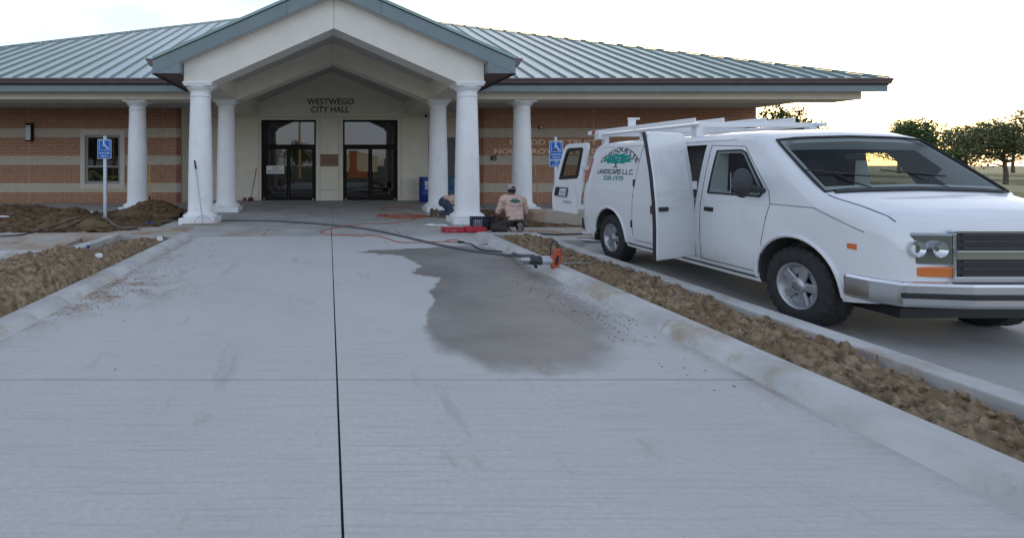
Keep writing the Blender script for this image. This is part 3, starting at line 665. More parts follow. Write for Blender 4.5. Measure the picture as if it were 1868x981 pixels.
part('latch', MB().box(xx + .0, xx + .05, YW - .06, YW - .05, zz - .035, zz - .0), M['steel'], t)
xx = gx(777, YD - .02); zz = gz(213.5, YD)
t = thing('security_camera', 'small dark dome camera under porch soffit beside right entrance', 'camera', (xx, YD - .05, zz - .05))
part('base', MB().lathe([(0, .08), (.06, .08), (.06, .05), (0, .05)], 16, (xx, YD - .06, zz - .02)).box(xx - .03, xx + .03, YD - .06, YD + .003, zz + .03, zz + .06), M['darkgrey'], t)
part('dome', MB().ball((xx, YD - .06, zz + .03), .058), M['black'], t, smooth=True)
pl = MB().box(gx(584.5, YD), gx(617, YD), YD - .025, YD + .004, gz(303.5, YD), gz(281.5, YD))
solo('plaque', pl, M['plaque'], 'plain bronze dedication plaque between the two glazed entrances', 'plaque', bevel=.008)
ys_ = YD + .0165
t = thing('address_sign', 'white paper address sign taped inside frame of left glass door', 'sign', (gx(502, ys_), ys_, gz(317, ys_)))
part('paper', MB().box(gx(486, ys_), gx(518.5, ys_), ys_ - .002, ys_ + .001, gz(317, ys_), gz(302.5, ys_)), M['paper'], t)
for tx, a, b, c, d in (('1100', 496.5, 508.5, 308.6, 304), ('FOURTH ST.', 487.5, 516.5, 315, 310.2)):
    vs_, fs = text_data(tx, 1.0); xs_ = [v[0] for v in vs_]; zs_ = [v[1] for v in vs_]
    part('print', MB().add([(gx(a, ys_) + (v[0] - min(xs_)) / (max(xs_) - min(xs_)) * (gx(b, ys_) - gx(a, ys_)), ys_ - .0035, gz(c, ys_) + (v[1] - min(zs_)) / (max(zs_) - min(zs_)) * (gz(d, ys_) - gz(c, ys_))) for v in vs_], fs), M['blackm'], t)
mbt = MB()
for pts in ([(163,314,.09),(172,313,.09),(182,320,.1),(192,326,.1),(203,327,.1),(214,321,.09)], [(163,318,.1),(174,319,.11),(184,325,.11),(196,322,.12),(214,323,.1)], [(163,315,.09),(164,332,.1)], [(164,318,.1),(172,332,.11)], [(186,326,.1),(186,332,.1)]):
    mbt.tube(smooth_path([(gx(a, YW + d), YW + d, gz(b, YW + d)) for a, b, d in pts], 5), .028, 6)
solo('yellow_cable', mbt, M['tape'], 'loops of pale yellow cable lying inside the window', 'cable', smooth=True)
# ------------------------------------------------------------------ the van (local: x = its right, y = forward from the tail, z up)
VXc, VYr, VZ = 5.53, 9.45, -.108
van = thing('work_van', 'white cargo van with landscaping lettering, rear and side doors open', 'van', (VXc, VYr, VZ), math.pi)
PROF = [(.30, .93), (.40, .975), (.55, .992), (.80, 1.0), (1.0, .998), (1.1, .988), (1.2, .972), (1.45, .928), (1.65, .885), (1.8, .845), (1.9, .81), (2.2, .70)]
def lin(tab, v):
    if v <= tab[0][0]: return tab[0][1]
    for (a, p), (b, q) in zip(tab, tab[1:]):
        if v <= b: return p + (q - p) * (v - a) / (b - a)
    return tab[-1][1]
TOPT = [(0, 1.885), (.1, 1.925), (.5, 1.955), (3.2, 1.955), (3.45, 1.945), (3.62, 1.925), (3.8, 1.87), (4.50, 1.31), (4.6, 1.275), (4.85, 1.215), (5.03, 1.15), (5.12, 1.07), (5.16, .95)]
WSC = [(0, .965), (.06, .985), (.16, 1.0), (4.3, 1.0), (4.6, .99), (4.85, .975), (5.03, .945), (5.12, .91), (5.16, .87)]
def topz(s): return lin(TOPT, s)
def half(z, s): return lin(PROF, z) * lin(WSC, s)
def lean(z, s): return max(0, .17 * (z - .95) / 1.05) * max(0, 1 - s / 1.2) if z > .95 else 0
def bot(s): return lin([(0, .42), (.25, .36), (.6, .31), (4.6, .31), (4.9, .36), (5.16, .42)], s)
def section(s):
    T = topz(s); b = bot(s); pts = []
    e = min(.10, (T - b) * .25); zs = [b + (T - e - b) * k / 11 for k in range(12)]
    for z in zs: pts.append((half(z, s), z))
    we = half(T - e, s)
    pts += [(we - .018, T - e * .62), (we - .055, T - e * .36), (we - .15, T - e * .14), (we * .55, T - .015 * 0), (0, T + .012)]
    return pts
st = [0, .03, .08, .16, .3, .5, .7, .9, 1.1, 1.3, 1.6, 2.0, 2.4, 2.8, 3.1, 3.3, 3.45, 3.62, 3.7, 3.8, 3.95, 4.1, 4.25, 4.4, 4.52, 4.6, 4.72, 4.85, 4.95, 5.03, 5.08, 5.12, 5.16]
secs = [section(s) for s in st]; K = len(secs[0]); body = MB(); ring = 2 * K - 1
for s, pts in zip(st, secs):
    row = [(x, s + lean(z, s), z) for x, z in pts] + [(-x, s + lean(z, s), z) for x, z in reversed(pts[:-1])]
    body.v += row
for i in range(len(st) - 1):
    for k in range(ring - 1):
        a = i * ring + k; body.f.append((a, a + 1, a + 1 + ring, a + ring))
    a = i * ring; body.f.append((a + ring - 1, a, a + ring, a + 2 * ring - 1))
body.f.append(tuple(range(ring))); body.f.append(tuple(range((len(st) - 1) * ring + ring - 1, (len(st) - 1) * ring - 1, -1)))
bo = part('body', body, M['van'], van, local=True)
AX_R, AX_F, WRAD = .92, 4.30, .372
cut = MB()
rotY = Matrix.Rotation(R(90), 3, 'Y')
for ax in (AX_R, AX_F):
    for s in (-1, 1):
        cut.lathe([(.445, -.17), (.445, .17)], 36, (s * .90, ax, .40), rotY)
cm = MB()
HS, HD = 2.93, 2.10                                      # front and rear edge of the side opening
cm.box(.55, 1.2, HD, HS, .42, 1.80)
cm.box(-.02, .84, -.2, .5, .66, 1.74)
cab = MB().prism([(2.55, .62), (4.28, .62), (4.40, 1.20), (3.80, 1.74), (3.5, 1.80), (2.55, 1.80)], -.76, .76, 'x')
def roofz(x, s):
    T = topz(s); we = half(T - .1, s)
    return lin([(0, T + .012), (we * .55, T), (we - .15, T - .014), (we - .055, T - .036), (we, T - .1)], abs(x))
wc = MB(); ob = []
for s_, k_ in [(3.90, j) for j in range(7)] + [(4.44, j) for j in range(6, -1, -1)]:
    w_ = half(topz(s_) - .1, s_) - .15; ob.append((-w_ + 2 * w_ * k_ / 6, s_))
n_ = len(ob); nv_ = Vector((0, .68, .73))
wc.add([Vector((x, s, roofz(x, s))) + nv_ * .10 for x, s in ob] + [Vector((x, s, roofz(x, s))) - nv_ * .22 for x, s in ob], [tuple(range(n_)), tuple(range(2 * n_ - 1, n_ - 1, -1))] + [(i, n_ + i, n_ + (i + 1) % n_, (i + 1) % n_) for i in range(n_)])
sw = MB()
for sd2 in (-1, 1): sw.prism([(3.15, 1.25), (3.84, 1.25), (3.865, 1.29), (3.56, 1.66), (3.50, 1.69), (3.17, 1.69)], *sorted((sd2 * .70, sd2 * 1.1)), 'x')                    # open half of the tail
for w in (.975,):
    pass
def groove(mb, path, dx=.008, depth=.016):               # thin cutter that follows the body side
    for (y0, z0), (y1, z1) in zip(path, path[1:]):
        n = max(1, int(abs(z1 - z0) / .12))
        for i in range(n):
            a = (y0 + (y1 - y0) * i / n, z0 + (z1 - z0) * i / n); b = (y0 + (y1 - y0) * (i + 1) / n, z0 + (z1 - z0) * (i + 1) / n)
            pa = Vector((half(a[1], a[0]), a[0] + lean(a[1], a[0]), a[1])); pb = Vector((half(b[1], b[0]), b[0] + lean(b[1], b[0]), b[1]))
            yield_ = (pa, pb)
            segs.append(yield_)
segs = []
def cutter(mb, name):
    o = bpy.data.objects.new(name, mb.mesh(name)); link(o, van); return o
for q in (cut, cm, cab, wc, sw):
    c = cutter(q, 'c'); md = bo.modifiers.new('b', 'BOOLEAN'); md.operation = 'DIFFERENCE'; md.solver = 'EXACT'; md.object = c
    apply_mods(bo); bpy.data.objects.remove(c)
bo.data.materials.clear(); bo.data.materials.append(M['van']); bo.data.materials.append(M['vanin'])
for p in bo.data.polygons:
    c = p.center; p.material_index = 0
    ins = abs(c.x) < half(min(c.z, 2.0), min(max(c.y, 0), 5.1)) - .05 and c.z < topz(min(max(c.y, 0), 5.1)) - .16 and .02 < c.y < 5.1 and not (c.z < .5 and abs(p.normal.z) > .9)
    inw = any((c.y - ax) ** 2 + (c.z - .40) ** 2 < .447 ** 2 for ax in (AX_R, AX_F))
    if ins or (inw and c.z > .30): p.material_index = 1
    p.use_smooth = True
bo.data.set_sharp_from_angle(angle=R(38))
# panel seams: fine dark beads let into the surface
def onside(s, z, out=0.0, side=1): return Vector((side * (half(z, s) + out), s + lean(z, s), z))
def seam(name, path, r=.004, mat=None, parent=None, side=1, out=-.001):
    pts = []
    for (y0, z0), (y1, z1) in zip(path, path[1:]):
        n = max(2, int(math.hypot(y1 - y0, z1 - z0) / .06))
        pts += [onside(y0 + (y1 - y0) * i / n, z0 + (z1 - z0) * i / n, out, side) for i in range(n)]
    pts.append(onside(*path[-1], out, side))
    return part(name, MB().tube(pts, r, 6), mat or M['darkgrey'], parent or van, local=True, smooth=True)
for side in (1, -1):
    if side == 1:
        seam('door_seam', [(1.58, .50), (1.58, 1.1), (1.60, 1.82)])
        seam('door_seam', [(1.60, 1.82), (2.10, 1.82)])
        seam('door_seam', [(1.60, .44), (2.10, .44)])
    seam('door_seam', [(3.02, 1.79), (3.02, .42), (3.9, .42), (3.93, .75)], side=side)
    seam('door_seam', [(3.93, .75), (4.02, 1.15), (3.98, 1.28), (3.55, 1.76), (3.02, 1.79)], side=side)
    seam('fender_seam', [(4.02, 1.15), (4.5, 1.15), (4.95, .98)], side=side)
    seam('drip_rail', [(.14, 1.845), (3.4, 1.845)], .009, M['van'], side=side, out=.002)
    seam('crease', [(.10, 1.13), (.5, 1.13), (4.0, 1.13)], .007, M['van'], side=side, out=-.0035)
    seam('crease', [(1.36, .62), (2.9, .62)] , .006, M['van'], side=side, out=-.003)
    # wheel arch lip
    for ax in (AX_R, AX_F):
        pts = []
        for k in range(25):
            a = R(-12 + 204 * k / 24); y = ax + .462 * math.cos(a); z = .40 + .462 * math.sin(a)
            if z < .32: continue
            pts.append(Vector((side * (half(z, y) - .004), y, z)))
        part('wheel_arch_lip', MB().tube(pts, [.022] * len(pts), 8), M['van'], van, local=True, smooth=True)
    part('mud_guard', MB().box(*sorted((side * .72, side * .985)), AX_R - .475, AX_R - .44, .27, .50), M['black'], van, local=True)
def wheel(x, y, side):
    m = Matrix.Rotation(R(90 * side), 3, 'Y')
    w = part('wheel', MB().lathe([(.10, -.02), (.12, .055), (.18, .055), (.195, .085), (.205, .105), (.225, .112), (.229, .09), (.226, -.02)], 40, (x, y, WRAD), m), M['rim'], van, local=True, smooth=True)
    rows = [(.222, -.11), (.245, -.125), (.31, -.125), (.352, -.108), (.370, -.075), (.372, 0), (.370, .075), (.352, .108), (.31, .125), (.245, .125), (.222, .11), (.215, 0)]
    part('tyre', MB().lathe(rows, 48, (x, y, WRAD), m), M['tyre'], w, local=True, smooth=True)
    tr = MB()
    for k in range(30):
        a = 2 * math.pi * k / 30
        for zz in (-.07, .07):
            d = Vector((math.cos(a), math.sin(a), 0)); mm = m @ Matrix.Rotation(a, 3, 'Z')
            tr.obox(Vector((x, y, WRAD)) + m @ (d * .3665 + Vector((0, 0, zz))), (.018, .05, .055), mm)
    part('tread', tr, M['tyre'], w, local=True, kind='stuff')
    sp = MB()
    for k in range(5):                                   # five broad spokes between the openings
        a = 2 * math.pi * k / 5 + .3; mm = m @ Matrix.Rotation(a, 3, 'Z')
        sp.obox(Vector((x, y, WRAD)) + m @ Vector((.135 * math.cos(a), .135 * math.sin(a), .072)), (.17, .085, .03), mm)
    part('spokes', sp, M['rim'], w, local=True, bevel=.01)
    part('rim_back', MB().lathe([(.0, .02), (.21, .02), (.21, .03), (0, .03)], 32, (x, y, WRAD), m), M['black'], w, local=True)
    part('hub', MB().lathe([(.0, .06), (.075, .06), (.075, .098), (.055, .108), (.0, .112)], 20, (x, y, WRAD), m), M['rim'], w, local=True, smooth=True)
    part('hub_cap', MB().lathe([(.0, .112), (.036, .112), (.034, .128), (.0, .131)], 16, (x, y, WRAD), m), M['chrome'], w, local=True, smooth=True)
for side in (1, -1):
    for ax in (AX_R, AX_F): wheel(side * .845, ax, side)
# glazing: panels cut to the body surface
def side_panel(poly, out=.004, side=1, n=5):
    mb = MB(); P = []
    for (s, z) in poly: P.append((s, z))
    c = (sum(p[0] for p in P) / len(P), sum(p[1] for p in P) / len(P))
    rows = []
    for r_ in range(n + 1):
        f_ = r_ / n; rows.append([(c[0] + (p[0] - c[0]) * f_, c[1] + (p[1] - c[1]) * f_) for p in P])
    N = len(P)
    vs_ = [onside(q[0], q[1], out, side) for row in rows for q in row]
    fs = [(i * N + k, i * N + (k + 1) % N, (i + 1) * N + (k + 1) % N, (i + 1) * N + k) for i in range(n) for k in range(N)]
    return mb.add(vs_, fs)
def densify(poly, n=5): return [(a[0] + (b[0] - a[0]) * k / n, a[1] + (b[1] - a[1]) * k / n) for a, b in zip(poly, poly[1:] + poly[:1]) for k in range(n)]
for side in (1, -1):
    win = densify([(3.12, 1.22), (3.88, 1.22), (3.92, 1.29), (3.58, 1.69), (3.50, 1.72), (3.14, 1.72)])
    wf_ = part('side_window', side_panel(win, .004, side), M['van_glass_c'], van, local=True, smooth=True)
    part('window_seal', MB().tube([onside(a, b, .004, side) for a, b in win + win[:1]], .011, 6), M['black'], wf_, local=True, smooth=True)
# windscreen
ws = []; nU, nV = 8, 8
for i in range(nV + 1):
    s = 3.84 + (4.485 - 3.84) * i / nV
    for j in range(nU + 1):
        u = -1 + 2 * j / nU; T = topz(s); w_ = half(T - .1, s) - .10
        xw = u * w_; we = half(T - .1, s); ax2 = abs(xw)
        zz2 = lin([(0, T + .012), (we * .55, T), (we - .15, T - .014), (we - .055, T - .036), (we, T - .1)], ax2)
        ws.append((xw, s + .010, zz2 + .006))
wsf = [(i * (nU + 1) + j, i * (nU + 1) + j + 1, (i + 1) * (nU + 1) + j + 1, (i + 1) * (nU + 1) + j) for i in range(nV) for j in range(nU)]
wo_ = part('windscreen', MB().add(ws, wsf), M['van_glass_c'], van, local=True, smooth=True)
bd = [ws[j] for j in range(nU + 1)] + [ws[i * (nU + 1) + nU] for i in range(1, nV + 1)] + [ws[nV * (nU + 1) + j] for j in range(nU - 1, -1, -1)] + [ws[i * (nU + 1)] for i in range(nV - 1, -1, -1)]
part('windscreen_seal', MB().tube(bd, .014, 6), M['black'], wo_, local=True)
for sx in (-.42, .32):
    part('wiper', MB().tube([(sx, 4.50, 1.31), (sx + .25, 4.40, 1.41), (sx + .30, 4.32, 1.485)], .008, 6).tube([(sx - .02, 4.36, 1.445), (sx + .55, 4.30, 1.505)], .007, 6), M['black'], wo_, local=True)
# nose
part('front_bumper', MB().prism([(-1.0, 4.80), (-.985, 5.02), (-.89, 5.20), (-.4, 5.27), (.4, 5.27), (.89, 5.20), (.985, 5.02), (1.0, 4.80), (.84, 4.9), (-.84, 4.9)], .40, .61, 'z'), M['chrome'], van, local=True, bevel=.03)
gr = part('grille', MB().box(-.45, .45, 5.14, 5.185, .65, 1.0), M['black'], van, local=True, bevel=.015)
part('grille_bar', MB().box(-.45, .45, 5.18, 5.20, .79, .86), M['chrome'], gr, local=True, bevel=.006)
for k in range(-3, 4): part('grille_slat', MB().box(-.40, .40, 5.183, 5.193, .825 + k * .055 - .007, .825 + k * .055 + .007), M['darkgrey'], gr, local=True) if k else None
for s in (-1, 1):
    hl = part('headlight', MB().prism([(s * .47, 5.19), (s * .74, 5.165), (s * .86, 5.09), (s * .90, 4.99), (s * .80, 4.98), (s * .47, 5.05)], .74, 1.0, 'z'), M['headl'], van, local=True, bevel=.02)
    part('indicator', MB().prism([(s * .47, 5.185), (s * .74, 5.16), (s * .86, 5.085), (s * .895, 4.99), (s * .80, 4.98), (s * .47, 5.05)], .64, .725, 'z'), M['amber'], hl, local=True, bevel=.01)
    for q in (.60, .755): part('lamp_reflector', MB().lathe([(.0, -.01), (.03, .0), (.055, .022), (.062, .03), (.066, .03), (.066, -.012)], 20, (s * q, 5.182 - (q - .6) * .15, .87), Matrix.Rotation(R(-90), 3, 'X')), M['chrome'], hl, local=True, smooth=True)
    mr = part('mirror', MB().ball((s * 1.14, 3.86, 1.36), (.10, .075, .16)), M['darkgrey'], van, local=True, smooth=True)
    part('mirror_glass', MB().box(*sorted((s * 1.06, s * 1.21)), 3.788, 3.796, 1.25, 1.47), M['chrome'], mr, local=True)
    part('mirror_arm', MB().tube([(s * .95, 3.92, 1.28), (s * 1.08, 3.88, 1.32)], .03, 8), M['darkgrey'], mr, local=True)
    part('door_handle', MB().box(*sorted((s * .985, s * 1.012)), 3.10, 3.24, 1.00, 1.05), M['black'], van, local=True, bevel=.008)
    tv = []
    for kz in range(9):
        z_ = 1.26 + .40 * kz / 8
        tv += [(s * (half(z_, .11) + .006), .11 + lean(z_, .11), z_), (s * (half(z_, .04) + .010), .035 + lean(z_, .04), z_), (s * (half(z_, 0) + .006), -.012 + lean(z_, 0), z_), (s * (half(z_, 0) - .11), -.016 + lean(z_, 0), z_)]
    tl = part('tail_light', MB().add(tv, [(a * 4 + b, a * 4 + b + 1, a * 4 + b + 5, a * 4 + b + 4) for a in range(8) for b in range(3)]), M['tail'], van, local=True, smooth=True)
part('rear_bumper', MB().prism([(-.97, .10), (-.97, -.04), (-.9, -.13), (.9, -.13), (.97, -.04), (.97, .10)], .40, .60, 'z'), M['darkgrey'], van, local=True, bevel=.025)
part('exhaust_pipe', MB().tube([(.70, .9, .25), (.72, .45, .24), (.99, .25, .235), (1.10, .2, .235)], .034, 12), M['steel'], van, local=True, smooth=True)
part('underbody', MB().box(-.7, .7, .2, 5.0, .26, .34).box(-.75, .75, AX_R - .06, AX_R + .06, .3, .42).box(-.75, .75, AX_F - .06, AX_F + .06, .3, .42), M['black'], van, local=True)
# closed left tail door
part('rear_door', MB().prism([(.63, -.012), (1.0, -.008), (1.93, .145), (1.93, .17), (.63, .03)][0:0] or [(-.012, .63), (-.008, 1.0), (.145, 1.93), (.17, 1.93), (.03, .63)], -.84, -.022, 'x'), M['van'], van, local=True, bevel=.01)
# small side hardware
for z in (.67, 1.28): part('hinge', MB().box(half(z, 1.58) - .002, half(z, 1.58) + .022, 1.56, 1.585, z - .055, z + .055), M['darkgrey'], van, local=True, bevel=.006)
part('latch_plate', MB().box(half(.9, 2.08) - .01, half(.9, 2.08) + .004, 2.03, 2.09, .86, .98), M['darkgrey'], van, local=True)
# open tail door: hinged on the right rear corner, swung out behind the van
def door_panel(pts_yz, thick=.035): pass
def tail_door():
    hx, hy = .995, -.01; dx, dy = (4.45 - 4.36) , -.95            # runs rearward from the hinge, slightly outward
    A = Vector((1.06, .02, 0)); D = Vector((.075, -.93, 0)); L = D.length; D.normalize()
    N = Vector((-D.y, D.x, 0)); N = N if N.x > 0 else -N            # outward face normal
    def P(u, z, o=0.0):                                          # u along the door, z height, o out of the face
        inn = .20 * max(0, (z - .95)) / 1.0
        return A + D * u + Vector((0, 0, z)) + N * (o - inn)
    out = [(.02, .665), (.90, .665), (.925, .72), (.945, 1.05), (.90, 1.5), (.84, 1.84), (.78, 1.925), (.70, 1.95), (.12, 1.95), (.05, 1.92), (.02, 1.85), (.0, 1.2), (.0, .7)]
    win = [(.16, 1.30), (.80, 1.26), (.76, 1.62), (.71, 1.84), (.62, 1.87), (.18, 1.87), (.14, 1.83), (.13, 1.36)]
    glz = [(.235, 1.36), (.725, 1.33), (.70, 1.60), (.66, 1.80), (.24, 1.81), (.225, 1.78)]
    def ringpanel(outer, inner, o0, o1, m=44):
        def res(poly):
            P_ = poly + poly[:1]; ls = [math.dist(a, b) for a, b in zip(P_, P_[1:])]; T = sum(ls); c = (sum(p[0] for p in inner) / len(inner), sum(p[1] for p in inner) / len(inner))
            o_ = []
            for k in range(m):                                   # ray from the window centre
                a = 2 * math.pi * k / m; d = Vector((math.cos(a), math.sin(a))); best = None
                for p, q in zip(P_, P_[1:]):
                    p = Vector(p) - Vector(c); e = Vector(q) - Vector(c) - p; den = d.x * e.y - d.y * e.x
                    if abs(den) < 1e-9: continue
                    t = (p.x * e.y - p.y * e.x) / den; u = (p.x * d.y - p.y * d.x) / den
                    if t > 0 and -1e-6 <= u <= 1 + 1e-6 and (best is None or t > best): best = t
                o_.append((c[0] + d.x * best, c[1] + d.y * best))
            return o_
        a, b = res(outer), res(inner); mb = MB(); n = m
        vs_ = [P(*p, o1) for p in a] + [P(*p, o1) for p in b] + [P(*p, o0) for p in a] + [P(*p, o0) for p in b]
        fs = []
        for k in range(n):
            j = (k + 1) % n
            fs += [(k, j, n + j, n + k), (2 * n + k, 3 * n + k, 3 * n + j, 2 * n + j), (k, 2 * n + k, 2 * n + j, j), (n + k, n + j, 3 * n + j, 3 * n + k)]
        return mb.add(vs_, fs)
    d = part('rear_door', ringpanel(out, win, -.05, 0, 96), M['van'], van, local=True, label='open rear door with tinted window and licence plate')
    part('window_seal', ringpanel(win, glz, -.03, .004, 48), M['black'], d, local=True)
    part('pane', MB().add([P(*p, -.005) for p in glz], [tuple(range(len(glz)))]), M['van_glass_c'], d, local=True)
    def slab(u0, u1, z0, z1, o0, o1): return MB().add([P(u0, z0, o0), P(u1, z0, o0), P(u1, z1, o0), P(u0, z1, o0), P(u0, z0, o1), P(u1, z0, o1), P(u1, z1, o1), P(u0, z1, o1)], [(0,3,2,1),(4,5,6,7),(0,1,5,4),(1,2,6,5),(2,3,7,6),(3,0,4,7)])
    part('plate_recess', slab(.42, .86, .955, 1.12, -.003, .004), M['black'], d, local=True, bevel=.004)
    pl_ = part('license_plate', slab(.445, .68, .97, 1.10, .004, .009), M['plate'], d, local=True)
    vs_, fs = text_data('Y976276', 1.0); xs_ = [v[0] for v in vs_]; zs_ = [v[1] for v in vs_]
    part('print', MB().add([P(.67 - (v[0] - min(xs_)) / (max(xs_) - min(xs_)) * 0 - .215 * (1 - (v[0] - min(xs_)) / (max(xs_) - min(xs_))) if False else .46 + .205 * (1 - (v[0] - min(xs_)) / (max(xs_) - min(xs_))), .995 + .06 * (v[1] - min(zs_)) / (max(zs_) - min(zs_)), .011) for v in vs_], fs), M['inkblue'], d, local=True)
    vs_, fs = text_data('CHEVROLET', 1.0); xs_ = [v[0] for v in vs_]; zs_ = [v[1] for v in vs_]
    part('badge_lettering', MB().add([P(.24 + .30 * (1 - (v[0] - min(xs_)) / (max(xs_) - min(xs_))), .835 + .045 * (v[1] - min(zs_)) / (max(zs_) - min(zs_)), .003) for v in vs_], fs), M['maroon'], d, local=True)
    for hz2 in (1.5, .8): part('hinge', MB().obox(P(-.03, hz2, -.02), (.09, .09, .08)), M['van'], d, local=True)
tail_door()
# open side door, hinged at its front edge
def side_door():
    H = Vector((.985, HS, 0)); D = (Vector((1.80, 3.36, 0)) - Vector((.995, HS, 0))); D.normalize(); L = .81
    N = Vector((-D.y, D.x, 0)); N = N if N.y > 0 else -N            # outer face looks forward
    def P(u, z, o=0.0):
        inn = lin([(0, .0), (.8, 0), (1.1, .012), (1.45, .045), (1.8, .10), (1.95, .13)], z)
        # tumblehome: top of the door leans back towards the van's inside face
        return H + D * u + Vector((0, 0, z)) + N * (o - inn)
    nu, nz = 8, 16; zt = 1.95; zb = .43
    def uz(i, j):
        u = L * i / nu; z = zb + (zt - zb) * j / nz
        if i == nu and j == nz: u -= .04; z -= .03
        return u, z
    vs_ = [P(*uz(i, j), 0) for j in range(nz + 1) for i in range(nu + 1)] + [P(*uz(i, j), -.06) for j in range(nz + 1) for i in range(nu + 1)]
    n = nu + 1; o_ = n * (nz + 1); fs = []
    for j in range(nz):
        for i in range(nu):
            a = j * n + i; fs.append((a, a + 1, a + n + 1, a + n)); fs.append((o_ + a, o_ + a + n, o_ + a + n + 1, o_ + a + 1))
    for j in range(nz):
        for i in (0, nu):
            a = j * n + i; fs.append((a, a + n, o_ + a + n, o_ + a))
    for i in range(nu):
        for j in (0, nz):
            a = j * n + i; fs.append((a, a + 1, o_ + a + 1, o_ + a))
    d = part('side_door', MB().add(vs_, fs), M['van'], van, smooth=True, local=True, bevel=.012, label='open side cargo door seen from its outer face')
    edge = [P(L + .002, zb + (zt - zb) * k / 20 - (0.01 if k == 20 else 0), -.03) for k in range(21)]
    part('door_seal', MB().tube(edge, .020, 8), M['seal'], d, local=True, smooth=True)
    part('handle', MB().obox(P(L - .12, 1.03, .015), (.16, .03, .05), Matrix((D, N, Vector((0, 0, 1)))).transposed()), M['black'], d, local=True, bevel=.008)
    for cz in (1.13, .62): part('crease', MB().tube([P(.01, cz, -.0035), P(L - .01, cz, -.0035)], .008, 6), M['van'], d, local=True, smooth=True)
    fr = [(.10, 1.24), (L - .10, 1.24), (L - .12, 1.72), (.12, 1.72)]
    part('pressed_frame', MB().tube([P(a, b, -.004) for a, b in densify(fr, 6) + fr[:1]], .008, 6), M['van'], d, local=True, smooth=True)
    for hz2 in (.7, 1.3): part('hinge', MB().obox(P(-.01, hz2, -.01), (.06, .07, .10)), M['van'], d, local=True)
side_door()
# lettering and tree on the side: mapped onto the curved panel
def side_txt(name, txt, s_c, width, z0, h, mat, arc=None, slant=0.0):
    vs_, fs = text_data(txt, 1.0, 0.0, .018); xs_ = [v[0] for v in vs_]; zs_ = [v[1] for v in vs_]; a, b, c, d = min(xs_), max(xs_), min(zs_), max(zs_)
    P = []
    for v in vs_:
        u = (v[0] - (a + b) / 2) / (b - a); w = (v[1] - c) / (d - c)
        if arc:                                          # arc = (radius, span)
            an = u * arc[1]; rr = arc[0] + w * h
            s_ = s_c + rr * math.sin(an); z = z0 + rr * math.cos(an) - arc[0]
        else: s_ = s_c + u * width + slant * w; z = z0 + w * h
        P.append(onside(s_, z, .0035))
    return part(name, MB().add(P, fs), mat, van, local=True)
side_txt('lettering', 'CHOQUETTE', .99, 0, 1.745, .088, M['ink'], arc=(.86, 1.36))
side_txt('lettering', 'LANDSCAPES L.L.C.', .95, 1.10, 1.40, .082, M['ink'])
side_txt('lettering', '328-1970', .95, .62, 1.30, .078, M['teal'])
rs = random.Random(3); crown = [];
for k in range(90):
    a = 2 * math.pi * k / 90; rr = 1 + .10 * math.sin(a * 11 + 1) + .07 * math.sin(a * 23) + rs.uniform(-.05, .05)
    crown.append((.96 + .44 * math.cos(a) * rr, 1.635 + (.095 if math.sin(a) > 0 else .065) * math.sin(a) * rr))
logo = part('tree_emblem', side_panel(crown, .0035, 1, 6), M['teal'], van, local=True)
tk = [(.80, 1.455), (.86, 1.475), (.885, 1.51), (.875, 1.56), (.90, 1.545), (.92, 1.56), (.91, 1.51), (.935, 1.475), (1.0, 1.455), (.93, 1.46), (.90, 1.465), (.87, 1.458)]
tk = [(a + .06, 1.505 + (b - 1.455) * .8) for a, b in tk]
part('emblem_trunk', side_panel(densify(tk, 2), .005, 1, 3), M['maroon'], logo, local=True)
for k in range(16):
    s_ = .96 + rs.uniform(-.36, .36); z_ = 1.61 + rs.uniform(-.0, .09)
    part('emblem_gap', side_panel([(s_ - .016, z_), (s_, z_ + .007), (s_ + .018, z_ + .003), (s_, z_ - .007)], .005, 1, 1), M['van'], logo, local=True)
# roof rack
rk = MB(); zr = 2.07
for s in (.33, 1.45, 2.6): 
    for sd2 in (-1, 1):
        rk.box(*sorted((sd2 * .70, sd2 * .78)), s - .05, s + .05, 1.88, zr - .02)
    rk.box(-.80, .80, s - .03, s + .03, zr - .03, zr + .03)
for sd2 in (-1, 1): rk.tube([(sd2 * .80, .18, zr), (sd2 * .80, 2.75, zr)], .026, 10)
rack = part('roof_rack', rk, M['van'], van, local=True, bevel=.006)
part('rack_clamp', MB().box(.72, .88, .22, .40, zr - .085, zr + .06), M['van'], rack, local=True, bevel=.02)
part('rack_stop', MB().box(.50, .62, .80, .83, zr, zr + .24).box(.44, .62, .78, .84, zr + .22, zr + .25), M['van'], rack, local=True, bevel=.006)
def ladder(u0, u1, s0, s1, z, label):
    t = thing('ladder', label, 'ladder', (VXc, VYr, VZ), math.pi, group='ladders on the van roof')
    for u in (u0, u1): part('rail', MB().box(u - .014, u + .014, s0, s1, z, z + .075), M['galv'] if False else M['white'], t, local=True, bevel=.004)
    k = s0 + .18
    while k < s1 - .1:
        part('rung', MB().tube([(u0 + .01, k, z + .037), (u1 - .01, k, z + .037)], .014, 8), M['white'], t, local=True, smooth=True); k += .30
    return t
l1 = ladder(.28, .66, -.42, 2.45, zr + .031, 'white ladder with red rail end overhanging the tail of the van')
part('red_rail_end', MB().box(.675, .680, -.25, -.12, zr + .035, zr + .10), M['red'], l1, local=True)
ladder(-.62, -.24, -.15, 2.5, zr + .031, 'white ladder tied along the far side of the van roof rack')

